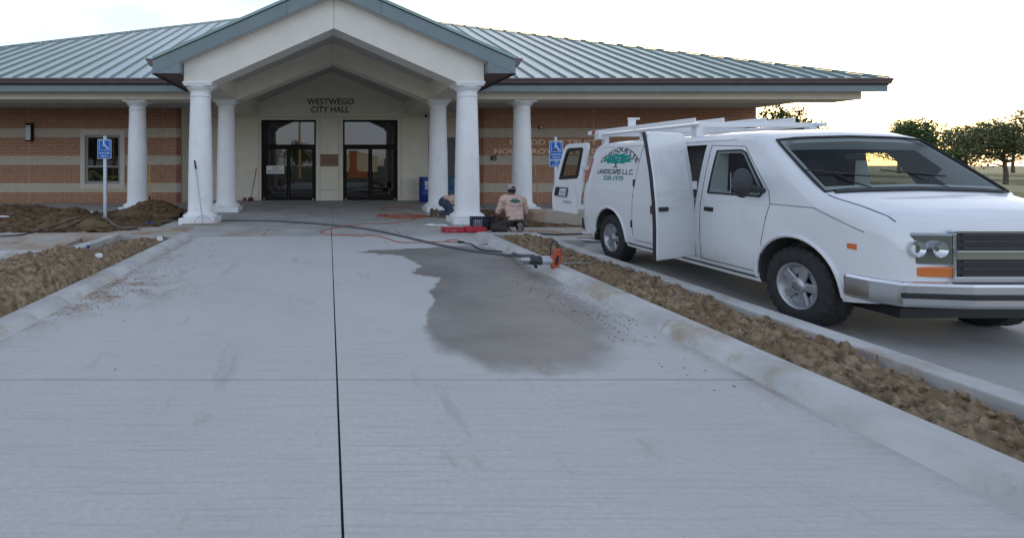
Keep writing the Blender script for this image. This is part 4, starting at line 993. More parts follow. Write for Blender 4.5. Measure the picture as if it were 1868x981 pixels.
# cab interior
for sx in (-.38, .38):
    st_ = part('seat', MB().box(sx - .24, sx + .24, 3.05, 3.55, .80, .95), M['vanin'], van, local=True, bevel=.04)
    part('seat_back', MB().prism([(3.05, .90), (3.20, .90), (3.08, 1.45), (2.95, 1.45)], sx - .23, sx + .23, 'x'), M['vanin'], st_, local=True, bevel=.03)
    part('head_rest', MB().prism([(2.97, 1.47), (3.07, 1.47), (3.05, 1.63), (2.96, 1.63)], sx - .12, sx + .12, 'x'), M['vanin'], st_, local=True, bevel=.03)
part('dashboard', MB().prism([(3.98, .65), (4.27, .65), (4.38, 1.18), (4.30, 1.235), (4.05, 1.20), (3.95, 1.08)], -.755, .755, 'x'), M['darkgrey'], van, local=True, bevel=.02)
part('steering_wheel', MB().tube([Vector((-.38, 3.82, 1.14)) + Matrix.Rotation(R(55), 3, 'X') @ Vector((.19 * math.cos(2 * math.pi * k / 24), .19 * math.sin(2 * math.pi * k / 24), 0)) for k in range(25)], .016, 8).tube([(-.38, 3.82, 1.14), (-.38, 4.02, 1.06)], .03, 8), M['black'], van, local=True, smooth=True)
part('rear_view_mirror', MB().box(-.11, .11, 3.90, 3.93, 1.60, 1.67), M['black'], van, local=True, bevel=.01)
part('hood_seam', MB().tube([(x, 4.53 + .0 * x, roofz(x, 4.53) + .001) for x in [-.80 + 1.6 * k / 16 for k in range(17)]], .005, 6), M['darkgrey'], van, local=True, smooth=True)
for sx in (-1, 1): part('hood_seam', MB().tube([(sx * (half(topz(s) - .1, s) - .10), s, roofz(half(topz(s) - .1, s) - .10, s) + .001) for s in [4.53 + .55 * k / 12 for k in range(13)]], .005, 6), M['darkgrey'], van, local=True, smooth=True)
part('bumper_strip', MB().prism([(-.97, 5.02), (-.885, 5.205), (-.4, 5.277), (.4, 5.277), (.885, 5.205), (.97, 5.02), (.9, 5.0), (-.9, 5.0)], .475, .525, 'z'), M['black'], van, local=True, bevel=.01)

for z0, z1, x0_, x1_ in ((1.0, 1.025, -.475, .475), (.625, .65, -.475, .475)): part('grille_surround', MB().box(x0_, x1_, 5.15, 5.198, z0, z1), M['chrome'], gr, local=True, bevel=.006)
for sx in (-1, 1): part('grille_surround', MB().box(*sorted((sx * .452, sx * .475)), 5.15, 5.197, .651, .999), M['chrome'], gr, local=True, bevel=.006)
part('cowl_panel', MB().tube([(x, 4.51, roofz(x, 4.51) + .004) for x in [-.78 + 1.56 * k / 14 for k in range(15)]], .022, 8), M['black'], van, local=True, smooth=True)
for sx in (-1, 1): part('side_marker', MB().box(*sorted((sx * (half(.85, 4.86) - .01), sx * (half(.85, 4.86) + .004))), 4.82, 4.90, .82, .87), M['amber'], van, local=True, bevel=.004)
for sx in (-1, 1):
    seam('rocker_strip', [(1.42, .36), (2.9, .36), (3.82, .36)], .012, M['darkgrey'], side=sx, out=-.004)
# ------------------------------------------------------------------ soil
def clump(x, y, a=1.0):
    q = .5 + .5 * fbm(x * 1.3, y * 1.3, 9.9, 2)               # rough and raked-smooth stretches
    return a * (.55 * abs(fbm(x * 2.2, y * 2.2, 1.7)) + (.16 + .34 * q) * abs(fbm(x * 8, y * 8, 4.2)) + .15 * fbm(x * 17, y * 17, 8.1, 3) + .10 * q * fbm(x * 34, y * 34, 2.1, 2))
def gauss(x, y, cx, cy, sx, sy, h): return h * math.exp(-((x - cx) / sx) ** 2 - ((y - cy) / sy) ** 2)
def h_bed(x, y):                                        # bed in front of the left wing
    h = gauss(x, y, -5.05, 15.2, .85, .75, .40) + gauss(x, y, -8.2, 14.2, 1.4, 1.0, .28) + gauss(x, y, -6.6, 13.0, 1.1, 1.2, .10) + gauss(x, y, -5.6, 12.4, 1.0, .8, .16) + gauss(x, y, -7.9, 12.6, 1.0, .5, .13) + gauss(x, y, -11, 14, 2.5, 1.6, .2) + gauss(x, y, -7.0, 14.6, .25, .2, .10)
    return h * 1.12 - .06 + clump(x, y, .15)
def h_bed_r(x, y): return gauss(x, y, 4.3, 14.2, .9, 1.4, .20) + gauss(x, y, 4.6, 12.6, .7, .45, .10) + gauss(x, y, 7, 14.5, 2.5, 1.2, .12) - .06 + clump(x, y, .09)
def h_pl(x, y):                                         # left planting strip
    k_ = min(1, max(0, (y - 5.3) / .6)); xl = -4.40 + .25 * k_ + .05 * fbm(y * 2, 0, 1); xr = -2.93 - .06 * fbm(y * 1.7, 3, 1) + .10 * math.exp(-((y - 9.2) / .5) ** 2) * -1; t_ = (x - (xl + xr) / 2) / ((xr - xl) / 2); e = max(0, 1 - abs(t_) ** (4 if t_ > 0 else 1.9))
    h = .06 + .30 * math.exp(-((y - 6.3) / 1.5) ** 2) + .17 * math.exp(-((y - 4.6) / 1.0) ** 2) + .05 * math.exp(-((y - 9) / 1) ** 2) + gauss(x, y, -3.95, 7.75, .13, .13, .13)
    return h * e + clump(x, y, .19) * e - .05 + .012 * k_ - .07 * min(1, max(0, (y - 7.2) / .9)) - (.10 if y > 10.2 else 0)
def h_pr(x, y):
    e = max(0, 1 - abs((x - 3.53) / .42) ** 4)
    h = .06 + .10 * math.exp(-((y - 9.3) / .7) ** 2) + .09 * math.exp(-((y - 6.2) / 1.2) ** 2) + .06 * math.exp(-((y - 4) / 1) ** 2)
    return h * e + clump(x, y, .22) - .07
def heightfield(name, x0, x1, y0, y1, hf, res, mat, label, cat, nclod=0, mask=None, zmin=-.03, seed=1, kind='stuff'):
    nx, ny = int((x1 - x0) / res), int((y1 - y0) / res); mb = MB()
    for j in range(ny + 1):
        for i in range(nx + 1):
            x = x0 + (x1 - x0) * i / nx; y = y0 + (y1 - y0) * j / ny
            mb.v.append((x, y, hf(x, y)))
    for j in range(ny):
        for i in range(nx):
            a = j * (nx + 1) + i; q = (a, a + 1, a + nx + 2, a + nx + 1)
            if max(mb.v[k][2] for k in q) > zmin: mb.f.append(q)
    rr = random.Random(seed)
    for k in range(nclod):
        x = rr.uniform(x0, x1); y = rr.uniform(y0, y1); z = hf(x, y)
        if z < zmin + .03: continue
        r = rr.choice((.006, .008, .012, .018)) * rr.uniform(.7, 1.4)
        mb.ball((x, y, z + r * .3), (r * rr.uniform(.8, 1.4), r * rr.uniform(.8, 1.4), r * rr.uniform(.6, 1)), Matrix.Rotation(rr.uniform(0, 3), 3, 'Z'), 6, 4)
    used = sorted({i for f_ in mb.f for i in f_}); mp = {i: n for n, i in enumerate(used)}
    m2 = MB(); m2.v = [mb.v[i] for i in used]; m2.f = [tuple(mp[i] for i in f_) for f_ in mb.f]
    o = part(name, m2, mat, None, smooth=True); tag(o, label, cat)
    if kind: o['kind'] = kind
    return o
heightfield('loose_soil', -13, -4.15, 11.2, 16.25, h_bed, .04, M['soil_dark'], 'mounds of dark dug soil in the bed before the left wing', 'soil', 900, seed=2)
heightfield('loose_soil', 3.9, 10.5, 12.22, 16.25, h_bed_r, .045, M['soil_dark'], 'dark soil in the bed between the kneeling worker and right wing', 'soil', 350, seed=3, zmin=-.028)
heightfield('loose_soil', -4.46, -2.86, 2.9, 10.5, h_pl, .018, M['soil'], 'heaped brown soil filling planting strip beside empty parking stall', 'soil', 2200, zmin=-.055, seed=4)
heightfield('loose_soil', 3.10, 3.93, 1.6, 10.22, h_pr, .017, M['soil'], 'lumpy brown soil filling planting strip beside the van', 'soil', 1600, zmin=-.055, seed=5)
# spilled crumbs along the left kerb
def crumbs(name, cx, cy, sx, sy, n, label, mat, seed, r0=.010):
    rr = random.Random(seed); mb = MB()
    for k in range(n):
        x = rr.gauss(cx, sx); y = rr.gauss(cy, sy)
        if x < -2.68 and cx < 0 or (cx > 0 and x > 2.86): continue
        r = r0 * rr.uniform(.3, 1.3); mb.ball((x, y, r * .35), (r * rr.uniform(1, 2.2), r * rr.uniform(1, 2.2), r * .7), Matrix.Rotation(rr.uniform(0, 3), 3, 'Z'), 6, 4)
    o = part(name, mb, mat); tag(o, label, 'soil'); o['kind'] = 'stuff'
crumbs('soil_crumbs', -2.5, 6.1, .16, .55, 300, 'crumbs of spilled soil along the driveway beside left kerb', M['soil'], 11, .005)
crumbs('soil_crumbs', -2.2, 7.3, .4, 1.2, 260, 'scattered specks of dirt across the left driveway slab', M['soil'], 12, .005)
crumbs('soil_crumbs', 2.6, 5.6, .18, .9, 330, 'scattered specks of dirt along the right driveway kerb', M['soil'], 13, .005)
def hit(px, py, hf, y0=4.0, y1=20.0, lift=0.0):
    Y = y0
    while Y < y1:
        x = gx(px, Y); z = gz(py, Y)
        if z <= max(hf(x, Y), 0) + lift: return Vector((x, Y, z))
        Y += .02
    return Vector((gx(px, y1), y1, gz(py, y1)))

# ------------------------------------------------------------------ signs
def isa(Y, cx, cz, h):                                  # wheelchair symbol as flat strokes
    mb = MB()
    def stroke(pts, w):
        for (a, b), (c, d) in zip(pts, pts[1:]):
            p = Vector((a, b)); q = Vector((c, d)); n = (q - p).normalized(); n = Vector((-n.y, n.x)) * w / 2; e = (q - p).normalized() * w * .3
            mb.add([(cx + (v.x) * h, Y, cz + v.y * h) for v in (p - n - e, q - n + e, q + n + e, p + n - e)], [(0, 1, 2, 3)])
    ar = [(-.03 + .27 * math.cos(R(t)), -.2 + .27 * math.sin(R(t))) for t in range(130, 355, 15)]
    stroke(ar, .095); stroke([(-.08, .28), (-.06, -.06), (.20, -.06), (.32, -.38), (.44, -.34)], .115); stroke([(-.07, .12), (.16, .12)], .09)
    mb.add([(cx + (-.06 + .10 * math.cos(2 * math.pi * k / 14)) * h, Y, cz + (.42 + .10 * math.sin(2 * math.pi * k / 14)) * h) for k in range(14)], [tuple(range(14))])
    return mb
def txt_flat(txt, x0, x1, z0, z1, Y):
    vs_, fs = text_data(txt, 1.0); xs_ = [v[0] for v in vs_]; zs_ = [v[1] for v in vs_]
    return MB().add([(x0 + (v[0] - min(xs_)) / (max(xs_) - min(xs_)) * (x1 - x0), Y, z0 + (v[1] - min(zs_)) / (max(zs_) - min(zs_)) * (z1 - z0)) for v in vs_], fs)
def rrect(x0, x1, z0, z1, r=.025):
    out = []
    for cx, cz, a in ((x1 - r, z0 + r, -90), (x1 - r, z1 - r, 0), (x0 + r, z1 - r, 90), (x0 + r, z0 + r, 180)):
        out += [(cx + r * math.cos(R(a + t)), cz + r * math.sin(R(a + t))) for t in (0, 30, 60, 90)]
    return out
def parking_sign(x, Y, ztop, zs0, zs1, label, van_plate, zb=0):
    t = thing('parking_sign', label, 'sign', (x, Y, zb))
    part('post', MB().lathe([(.047, zb - .05), (.047, ztop - .01), (.04, ztop), (0.0, ztop)], 20, (x, Y, 0)), M['galv'], t, smooth=True)
    def plate(z0, z1, w):
        yf = Y - .052
        p = part('sign_plate', MB().prism(rrect(x - w, x + w, z0, z1), yf, yf + .006, 'y'), M['white'], t)
        part('blue_field', MB().prism(rrect(x - w + .01, x + w - .01, z0 + .01, z1 - .01), yf - .002, yf, 'y'), M['blue'], p); return p, yf - .0035
    p, yf = plate(zs0, zs1, .172); h = zs1 - zs0
    part('symbol', isa(yf, x, zs0 + h * .68, h * .46), M['white'], p)
    b = MB()
    for a in (rrect(x - .125, x + .125, zs0 + h * .42, zs1 - .022, .012),):
        c = [(q[0] + (x - q[0]) * .05, q[1] + (zs0 + h * .68 - q[1]) * .05) for q in a]; n = len(a)
        b.add([(u, yf, v) for u, v in a] + [(u, yf, v) for u, v in c], [(k, (k + 1) % n, n + (k + 1) % n, n + k) for k in range(n)])
    part('symbol_border', b, M['white'], p)
    part('lettering', txt_flat('HANDICAPPED', x - .135, x + .135, zs0 + h * .24, zs0 + h * .33, yf), M['white'], p)
    part('lettering', txt_flat('PARKING', x - .095, x + .095, zs0 + h * .09, zs0 + h * .18, yf), M['white'], p)
    if van_plate:
        p2, yf = plate(zs0 - .185, zs0 - .015, .172)
        part('lettering', txt_flat('VAN', x - .05, x + .05, zs0 - .085, zs0 - .045, yf), M['white'], p2)
        part('lettering', txt_flat('ACCESSIBLE', x - .11, x + .11, zs0 - .155, zs0 - .115, yf), M['white'], p2)
Ys = 13.26; parking_sign(gx(192, Ys), Ys, gz(248, Ys), gz(289.5, Ys), gz(254.5, Ys), 'blue accessible parking sign on galvanised post standing in loose soil', False)
Ys = 13.75; parking_sign(gx(1013, Ys), Ys, gz(250, Ys), gz(291.5, Ys), gz(258, Ys), 'blue accessible parking sign with smaller van plate beside the open van door', True)

# ------------------------------------------------------------------ barrels
def barrel(x, y, mat, label, paper):
    t = thing('plastic_barrel', label, 'barrel', (x, y, 0), group=None)
    part('drum', MB().lathe([(.26, 0), (.285, .03), (.29, .28), (.297, .30), (.29, .32), (.292, .60), (.299, .62), (.292, .64), (.285, .90), (.27, .94), (.25, .945)], 36, (x, y, 0)), mat, t, smooth=True)
    part('rim', MB().lathe([(.24, .93), (.292, .93), (.295, .945), (.292, .96), (.25, .962)], 36, (x, y, 0)), mat, t, smooth=True)
    part('bung', MB().lathe([(.0, .945), (.04, .945), (.04, .965), (0, .965)], 14, (x + .12, y, 0)), M['black'], t)
    if paper:
        mb = MB(); n = 8
        for i in range(n + 1):
            a = R(-112 + 50 * i / n); mb.v += [(x + .2945 * math.cos(a), y + .2945 * math.sin(a), .50 + .02 * i / n), (x + .2945 * math.cos(a), y + .2945 * math.sin(a), .80 + .02 * i / n)]
        mb.f = [(2 * i, 2 * i + 2, 2 * i + 3, 2 * i + 1) for i in range(n)]
        lb = part('paper_label', mb, M['paper'], t)
        ln = MB()
        for r_ in range(5):
            for i in range(n - 1):
                a0, a1 = R(-109 + 46 * i / n), R(-109 + 46 * (i + .75) / n); z = .55 + .05 * r_
                ln.add([(x + .296 * math.cos(a0), y + .296 * math.sin(a0), z), (x + .296 * math.cos(a1), y + .296 * math.sin(a1), z), (x + .296 * math.cos(a1), y + .296 * math.sin(a1), z + .012), (x + .296 * math.cos(a0), y + .296 * math.sin(a0), z + .012)], [(0, 1, 2, 3)])
        part('print', ln, M['inkblue'], lb)
barrel(gx(764, 20.4) + .30, 20.4, M['barrel'], 'dark blue plastic barrel with white paper label beside entrance', True)
barrel(gx(825, 20.5), 20.5, M['barrel2'], 'teal blue plastic barrel before the grey service door', False)

# ------------------------------------------------------------------ crates, case, drill and small tools
def crate(x, y, rz_, mat, label):
    t = thing('crate', label, 'crate', (x, y, 0), rz_)
    a, h = .16, .275
    part('base', MB().box(-a, a, -a, a, 0, .02), mat, t, local=True)
    for k in range(4):
        m = Matrix.Rotation(R(90 * k), 4, 'Z'); mb = MB()
        def bx(x0, x1, z0, z1, d=.010): 
            b = MB().box(x0, x1, -a - .001, -a + d, z0, z1); mb.add([m @ Vector(v) for v in b.v], b.f)
        bx(-a, a, h - .045, h, .014); bx(-a, a, .015, .05, .012); bx(-a, -a + .03, .05, h - .045, .012); bx(a - .03, a, .05, h - .045, .012)
        for i in range(1, 7): bx(-a + .01 + i * .043 - .005, -a + .01 + i * .043 + .005, .05, h - .045)
        for i in range(1, 4): bx(-a + .03, a - .03, .05 + i * .045 - .005, .05 + i * .045 + .005, .008)
        part('side', mb, mat, t, local=True)
crate(gx(873, 11.75), 11.78, R(-6), M['crate'], 'dark blue plastic crate at foot of the front column')
crate(gx(873, 11.75) + .345, 11.72, R(4), M['crateb'], 'black plastic crate between the blue crate and kneeling worker')
c0 = gp(846, 423)
t = thing('tool_case', 'open red plastic tool case lying flat on the walkway', 'tool case', (c0.x, c0.y, 0), R(-3))
def tray(x0, x1, y0, y1, h):
    w = .02
    return MB().box(x0, x1, y0, y1, 0, .02).box(x0, x0 + w, y0, y1, .02, h).box(x1 - w, x1, y0, y1, .02, h).box(x0 + w, x1 - w, y0, y0 + w, .02, h).box(x0 + w, x1 - w, y1 - w, y1, .02, h)
part('lid', tray(-.46, -.012, -.17, .17, .085), M['case'], t, local=True, bevel=.012)
part('tray', tray(.012, .45, -.17, .17, .105), M['case'], t, local=True, bevel=.012)
part('moulded_insert', MB().box(.04, .42, -.14, .14, .015, .06).box(.06, .2, -.1, .1, .06, .08), M['case'], t, local=True, bevel=.01)
part('lid_insert', MB().box(-.43, -.04, -.14, .14, .015, .05), M['case'], t, local=True, bevel=.01)
for q in (-.33, -.13, .14, .32): part('latch', MB().box(q - .03, q + .03, -.185, -.168, .03, .08), M['case'], t, local=True, bevel=.004)
part('hinge', MB().tube([(0, -.15, .012), (0, .15, .012)], .014, 8), M['case'], t, local=True)
part('case_lettering', MB().add(*(lambda vf: ([(-.40 + (v[0] + 1.6) * .10, -.172, .03 + v[1] * .05) for v in vf[0]], vf[1]))(text_data('MILWAUKEE', .7))), M['paper'], t, local=True) if False else None
part('label_strip', MB().box(-.40, -.18, -.1735, -.1705, .032, .062), M['pinkink'], t, local=True)
d0 = gp(992, 486, .115)
t = thing('rotary_hammer', 'orange and grey rotary hammer drill lying on the right kerb', 'drill', (d0.x - .02, d0.y + .03, .115), R(-6))
zc = .075
part('motor_housing', MB().tube([(.0, 0, zc), (.10, 0, zc), (.13, 0, zc + .01)], [.055, .058, .05], 16), M['galv'], t, local=True, smooth=True)
part('gear_housing', MB().tube([(-.15, 0, zc), (-.13, 0, zc), (-.02, 0, zc), (.0, 0, zc)], [.045, .06, .062, .055], 16), M['darkgrey'], t, local=True, smooth=True)
part('chuck', MB().tube([(-.27, 0, zc), (-.26, 0, zc), (-.23, 0, zc), (-.15, 0, zc)], [.018, .026, .032, .04], 14), M['steel'], t, local=True, smooth=True)
part('handle', MB().prism([(.12, -.02), (.19, -.035), (.235, .04), (.255, .19), (.235, .235), (.165, .225), (.14, .12)], -.04, .04, 'y').box(.10, .16, -.045, .045, .02, .13), M['orange'], t, local=True, bevel=.014)
part('grip_opening', MB().prism([(.155, .03), (.175, .015), (.205, .05), (.215, .14), (.19, .16), (.165, .10)], -.042, .042, 'y'), M['black'], t, local=True, bevel=.004)
part('side_grip', MB().tube([(-.10, -.02, zc), (-.11, -.10, zc - .045), (-.115, -.17, zc - .055)], [.016, .02, .022], 10), M['black'], t, local=True, smooth=True)
part('power_lead', MB().tube(smooth_path([(.20, 0, .225), (.205, .0, .30), (.17, .02, .335), (.13, .03, .28), (.12, .06, .12), (.02, .09, .02), (-.2, .12, .005)], 6), .007, 6), M['black'], t, local=True, smooth=True)
b0 = gp(1042, 477, .15)
solo('drill_bit', MB().tube([(b0.x - .12, b0.y, .125), (b0.x + .30, b0.y + .05, .115)], .010, 8), M['steel'], 'long steel drill bit lying on the soil beside the drill', 'drill bit', smooth=True)
p0 = gp(886, 446)
t = thing('pliers', 'worn brown pliers lying open on the driveway corner', 'pliers', (p0.x, p0.y, 0), R(20))
for s in (-1, 1):
    part('handle', MB().tube(smooth_path([(-.02, 0, .012), (.08, s * .05, .012), (.22, s * .07, .012)], 5), [.010] * 10 + [.012], 8), M['wood'], t, local=True, smooth=True)
    part('jaw', MB().tube([(-.02, 0, .012), (-.07, s * .02, .012), (-.13, s * .006, .012)], [.012, .014, .006], 8), M['steel'], t, local=True, smooth=True)

# ------------------------------------------------------------------ rake, brooms, poles
cx_, cy_ = gx(365.9, 13.03), 13.03
t = thing('landscape_rake', 'wide aluminium landscape rake leaning against the front column', 'rake', (-3.02, 12.45, 0))
top = Vector((gx(355, 12.745), 12.745, gz(293, 12.745))); bot_ = Vector((-2.98, 12.46, .05))
dirh = (top - bot_)
part('handle', MB().tube([bot_, bot_ + dirh * .87], .016, 10), M['galv'], t, smooth=True)
part('grip', MB().tube([bot_ + dirh * .86, top], .021, 10), M['hose_k'], t, smooth=True)
ha, hb = Vector((-3.47, 12.40, .035)), Vector((-2.56, 12.56, .035))
part('head', MB().obox((ha + hb) / 2, ((hb - ha).length, .035, .035), Matrix.Rotation(math.atan2(hb.y - ha.y, hb.x - ha.x), 3, 'Z')), M['wood'], t, bevel=.006)
for k in range(27):
    p = ha.lerp(hb, (k + .5) / 27); part('tine', MB().box(p.x - .005, p.x + .005, p.y - .03, p.y - .008, .0, .03), M['steel'], t)
for s in (0.28, .80):
    e = ha.lerp(hb, s); m_ = bot_ + dirh * .13
    part('brace', MB().tube(smooth_path([m_, m_.lerp(e, .45) + Vector((0, 0, .05)), e], 6), .009, 8), M['galv'], t, smooth=True)
yb = 20.85
t = thing('dust_pan', 'upright black dust pan with long handle against the entrance wall', 'dust pan', (gx(457, yb), yb, 0))
part('pan', MB().prism([(gx(452, yb), 0), (gx(462.5, yb), 0), (gx(461, yb), .12), (gx(458, yb), .17), (gx(454, yb), .13)], yb - .12, yb + .1, 'y'), M['black'], t, bevel=.01)
part('handle', MB().tube([(gx(458, yb), yb, .14), (gx(465.5, yb), YD - .02, gz(315, YD))], .012, 8), M['darkgrey'], t, smooth=True)
part('grip', MB().tube([(gx(465.2, yb), YD - .025, gz(317, YD)), (gx(466.2, yb), YD - .02, gz(307, YD))], .018, 8), M['red'], t, smooth=True)
xr = gx(446.5, yb)
t = thing('paint_can', 'small red can on porch floor beside the dust pan', 'can', (xr, yb, 0))
part('can', MB().lathe([(.06, 0), (.062, .005), (.062, .125), (.058, .13), (0, .13)], 18, (xr, yb, 0)), M['red'], t, smooth=True)
part('lid', MB().lathe([(.0, .128), (.055, .128), (.055, .138), (.0, .138)], 18, (xr, yb, 0)), M['black'], t)
xp, yp = gx(251, 16.3) + .325, 16.42
t = thing('shovel', 'yellow handled shovel standing behind the left wing column', 'shovel', (xp, yp, 0))
part('handle', MB().tube([(xp + .01, yp, .45), (xp - .0, yp, gz(297, yp))], .019, 8), M['yellow'], t, smooth=True)
part('socket', MB().tube([(xp + .012, yp, .22), (xp + .01, yp, .47)], [.03, .022], 8), M['darkgrey'], t, smooth=True)
part('blade', MB().prism([(xp - .10, .24), (xp + .12, .24), (xp + .11, .06), (xp + .012, .0), (xp - .09, .06)], yp - .006, yp + .006, 'y'), M['steel'], t, bevel=.003)
yp = 16.1; zb_ = -.03
t = thing('garden_rake', 'brown handled garden rake standing in soil before the copper lettering', 'rake', (gx(983, yp), yp, zb_))
part('handle', MB().tube([(gx(983.5, yp), yp, zb_ + .05), (gx(977.5, yp), yp + .1, gz(298, yp))], .014, 8), M['wood'], t, smooth=True)
part('head', MB().box(gx(983, yp) - .18, gx(983, yp) + .18, yp - .015, yp + .015, zb_ + .04, zb_ + .07), M['steel'], t)
for k in range(9): part('tine', MB().box(gx(983, yp) - .17 + k * .0425 - .005, gx(983, yp) - .17 + k * .0425 + .005, yp - .012, yp + .0, zb_ - .03, zb_ + .04), M['steel'], t)

# ------------------------------------------------------------------ hoses and cords
def line_thing(name, pts, r, mat, label, cat, n=8, sub=6): return solo(name, MB().tube(smooth_path(pts, sub), r, n), mat, label, cat, smooth=True)
def gl(px, py, r=.018, z=0.0): p = gp(px, py, z); p.z = z + r; return p
line_thing('air_hose', [gl(396,404),gl(440,403.5),gl(520,405.5),gl(600,411.5),gl(660,418),(gl(700,425)),gl(740,434),gl(800,448),gl(860,459),gl(915,466),gl(938,468.5,.02,.03),gl(952,469,.02,.12),gl(968,470,.03,.13)], .021, M['hose'], 'thick grey hose curving across the driveway to the drill', 'hose')
line_thing('garden_hose', [hit(186,397,h_bed,lift=.02),hit(197,400,h_bed,lift=.02),hit(207,409,h_bed,lift=.02),hit(222,415.5,h_bed,lift=.02),hit(240,415.5,h_bed,lift=.02),hit(256,412,h_bed,lift=.02),gl(270,408.5),gl(300,405),gl(332,403),gl(338,403)], .019, M['hose_b'], 'brown hose with blue fitting looping over soil past the sign post', 'hose')
f0 = gl(270, 408.5)
solo('hose_fitting', MB().tube([f0 + Vector((-.07, -.02, .0)), f0 + Vector((.07, .02, .0))], .034, 10), M['bluecap'], 'blue hose fitting at the edge of the soil bed', 'fitting', smooth=True)
line_thing('drip_line', [hit(0,431,h_bed,lift=.01),hit(40,428,h_bed,lift=.01),hit(72,421,h_bed,lift=.015),hit(100,412,h_bed,lift=.015),hit(135,400,h_bed,lift=.015),hit(150,396,h_bed,lift=.015)], .014, M['hose_k'], 'thin black hose running up the soil from the stall edge', 'hose')
line_thing('drip_line', [hit(70,424,h_bed,lift=.01),hit(118,417,h_bed,lift=.015),hit(140,407,h_bed,lift=.015),hit(158,396,h_bed,lift=.015)], .012, M['hose_k'], 'short dark hose lying on soil left of the sign post', 'hose')
k0 = hit(172, 391, h_bed, lift=.02)
solo('soil_stub', MB().tube([k0 + Vector((-.10, 0, -.06)), k0 + Vector((.06, .05, .09))], [.05, .035], 8), M['darkgrey'], 'dark pipe stub sticking out of the soil behind the hoses', 'pipe', smooth=True)
line_thing('black_hose', [gl(966,425,.014),gl(985,427.5,.014),gl(1010,429,.014),gl(1040,428.5,.014),gl(1064,427.5,.014)], .017, M['hose_k'], 'black hose running from kneeling worker to the white pipe', 'hose')
pa, pb = gl(1062, 427.5, .03), gl(1094, 428.5, .03)
solo('white_pipe', MB().tube([pa, pa.lerp(pb, .3), pa.lerp(pb, .31), pb], [.028, .028, .034, .034], 12), M['white'], 'short white plastic pipe on the walkway behind the van', 'pipe', smooth=True)
rr = random.Random(21)
cord = [gl(600,418.5,.008),gl(585,423,.008),gl(590,427,.008),gl(610,428.5,.008),gl(640,430,.008),gl(660,431.5,.008),gl(672,429.5,.008),gl(690,432,.008),gl(708,436,.008),gl(722,441,.008),gl(738,443,.008),gl(760,443,.008),gl(800,441.5,.008),gl(813,441,.008),gl(818,438.6,.008),gl(834,438.8,.008),gl(838,442,.008),gl(822,442.5,.010),gl(812,441,.016)]
start = [gl(600,418.5,.008),gl(620,414,.008),gl(640,413,.03),gl(650,411,.008),gl(665,409.3,.008),gl(690,408.5,.008),gl(712,408.3,.008),gl(722,406.5,.008),gl(735,405,.008),gl(752,402,.008)]
pile = []
cpx, cpy = gp(735, 395).x, gp(735, 395).y
for k in range(70):
    a = k * .62; f_ = rr.uniform(.45, 1)
    pile.append(Vector((cpx + .80 * f_ * math.cos(a) + rr.uniform(-.1, .1), cpy + .62 * f_ * math.sin(a) + rr.uniform(-.1, .1), .009 + rr.uniform(0, .05) * (1 - f_))))
up = [gl(745,389,.008),gl(712,386,.008),gl(697,384,.008),gl(698,380.5,.008),gl(712,378,.008),gl(735,376.6,.008),gl(752,377,.008),gl(740,378,.008),gl(718,377.2,.008),gl(735,377.8,.008)]
full = list(reversed(cord)) + start[1:] + pile + up
solo('extension_cord', MB().tube(smooth_path(full, 5), .010, 6), M['cord'], 'orange extension cord tangled on porch floor and trailing over driveway', 'cord', smooth=True)
line_thing('power_lead', [gl(838,443.3,.009),gl(846,444,.009),gl(860,446,.009),gl(868,452,.009),gl(880,457,.009),gl(895,458.5,.009),gl(915,459.5,.009),gl(930,462,.012),gl(942,465,.012,.08),gl(957,467,.012,.12),gl(975,468,.02,.12)], .011, M['hose_k'], 'thin black lead joining the orange cord to the drill', 'cord', n=6)
q0 = gl(841, 443.5, .018)
solo('plug', MB().tube([q0 + Vector((-.06, 0, 0)), q0, q0 + Vector((.06, -.01, 0))], [.022, .026, .016], 8), M['black'], 'black plug where orange cord meets the black lead', 'plug', smooth=True)
line_thing('black_cable', [gl(872,429,.01),gl(890,428.6,.01),gl(905,427.6,.01),gl(920,427,.01)], .012, M['hose_k'], 'short black cable between red tool case and kneeling worker', 'cord', n=6)
# litter
def crumple(name, c, r, label, cat, mat=None, seed=1, flat=.6):
    mb = MB().ball((0, 0, 0), (1, 1, 1), None, 12, 8); rs_ = random.Random(seed)
    mb.v = [tuple(Vector(c) + Vector((v[0] * r[0], v[1] * r[1], v[2] * r[2])) * (1 + .5 * noise.noise(Vector(v) * 2.2 + Vector((seed, 0, 0)))) ) for v in mb.v]
    return solo(name, mb, mat or M['paper'], label, cat)
a = gp(795, 412)
crumple('crumpled_paper', a + Vector((-.12, 0, .018)), (.13, .07, .03), 'long strip of crumpled white paper beside the red case', 'paper', seed=3)
crumple('crumpled_paper', a + Vector((.13, .02, .012)), (.16, .05, .02), 'flattened scrap of white paper touching the crumpled strip', 'paper', seed=4)
def litter(px, py, hf, r, label, seed): crumple('crumpled_paper', hit(px, py, hf) + Vector((0, .02, .01)), r, label, 'paper', seed=seed)
litter(178, 469, h_pl, (.055, .05, .035), 'white paper cup lying on heaped soil of the planting strip', 5)
litter(291, 438, h_pl, (.06, .05, .05), 'small white wad at far end of the left planting strip', 6)
litter(4, 396, h_bed, (.16, .06, .02), 'flat white scrap on the soil mound before the left wing', 7)
litter(166, 388, h_bed, (.04, .04, .03), 'tiny white scrap beside the dark pipe stub', 8)
crumple('white_rag', (gx(977, 15.6), 15.6, .02 + max(0, h_bed_r(gx(977, 15.6), 15.6))), (.14, .1, .07), 'white rag on soil at foot of the right wing column', 'rag', seed=9)
a = gp(160, 458, .06)
solo('marker_cap', MB().tube([(a.x - .02, a.y, .055), (a.x + .015, a.y, .15)], [.022, .026], 8), M['bluecap'], 'blue marker cap standing on kerb beside the wheel stop', 'marker', smooth=True)

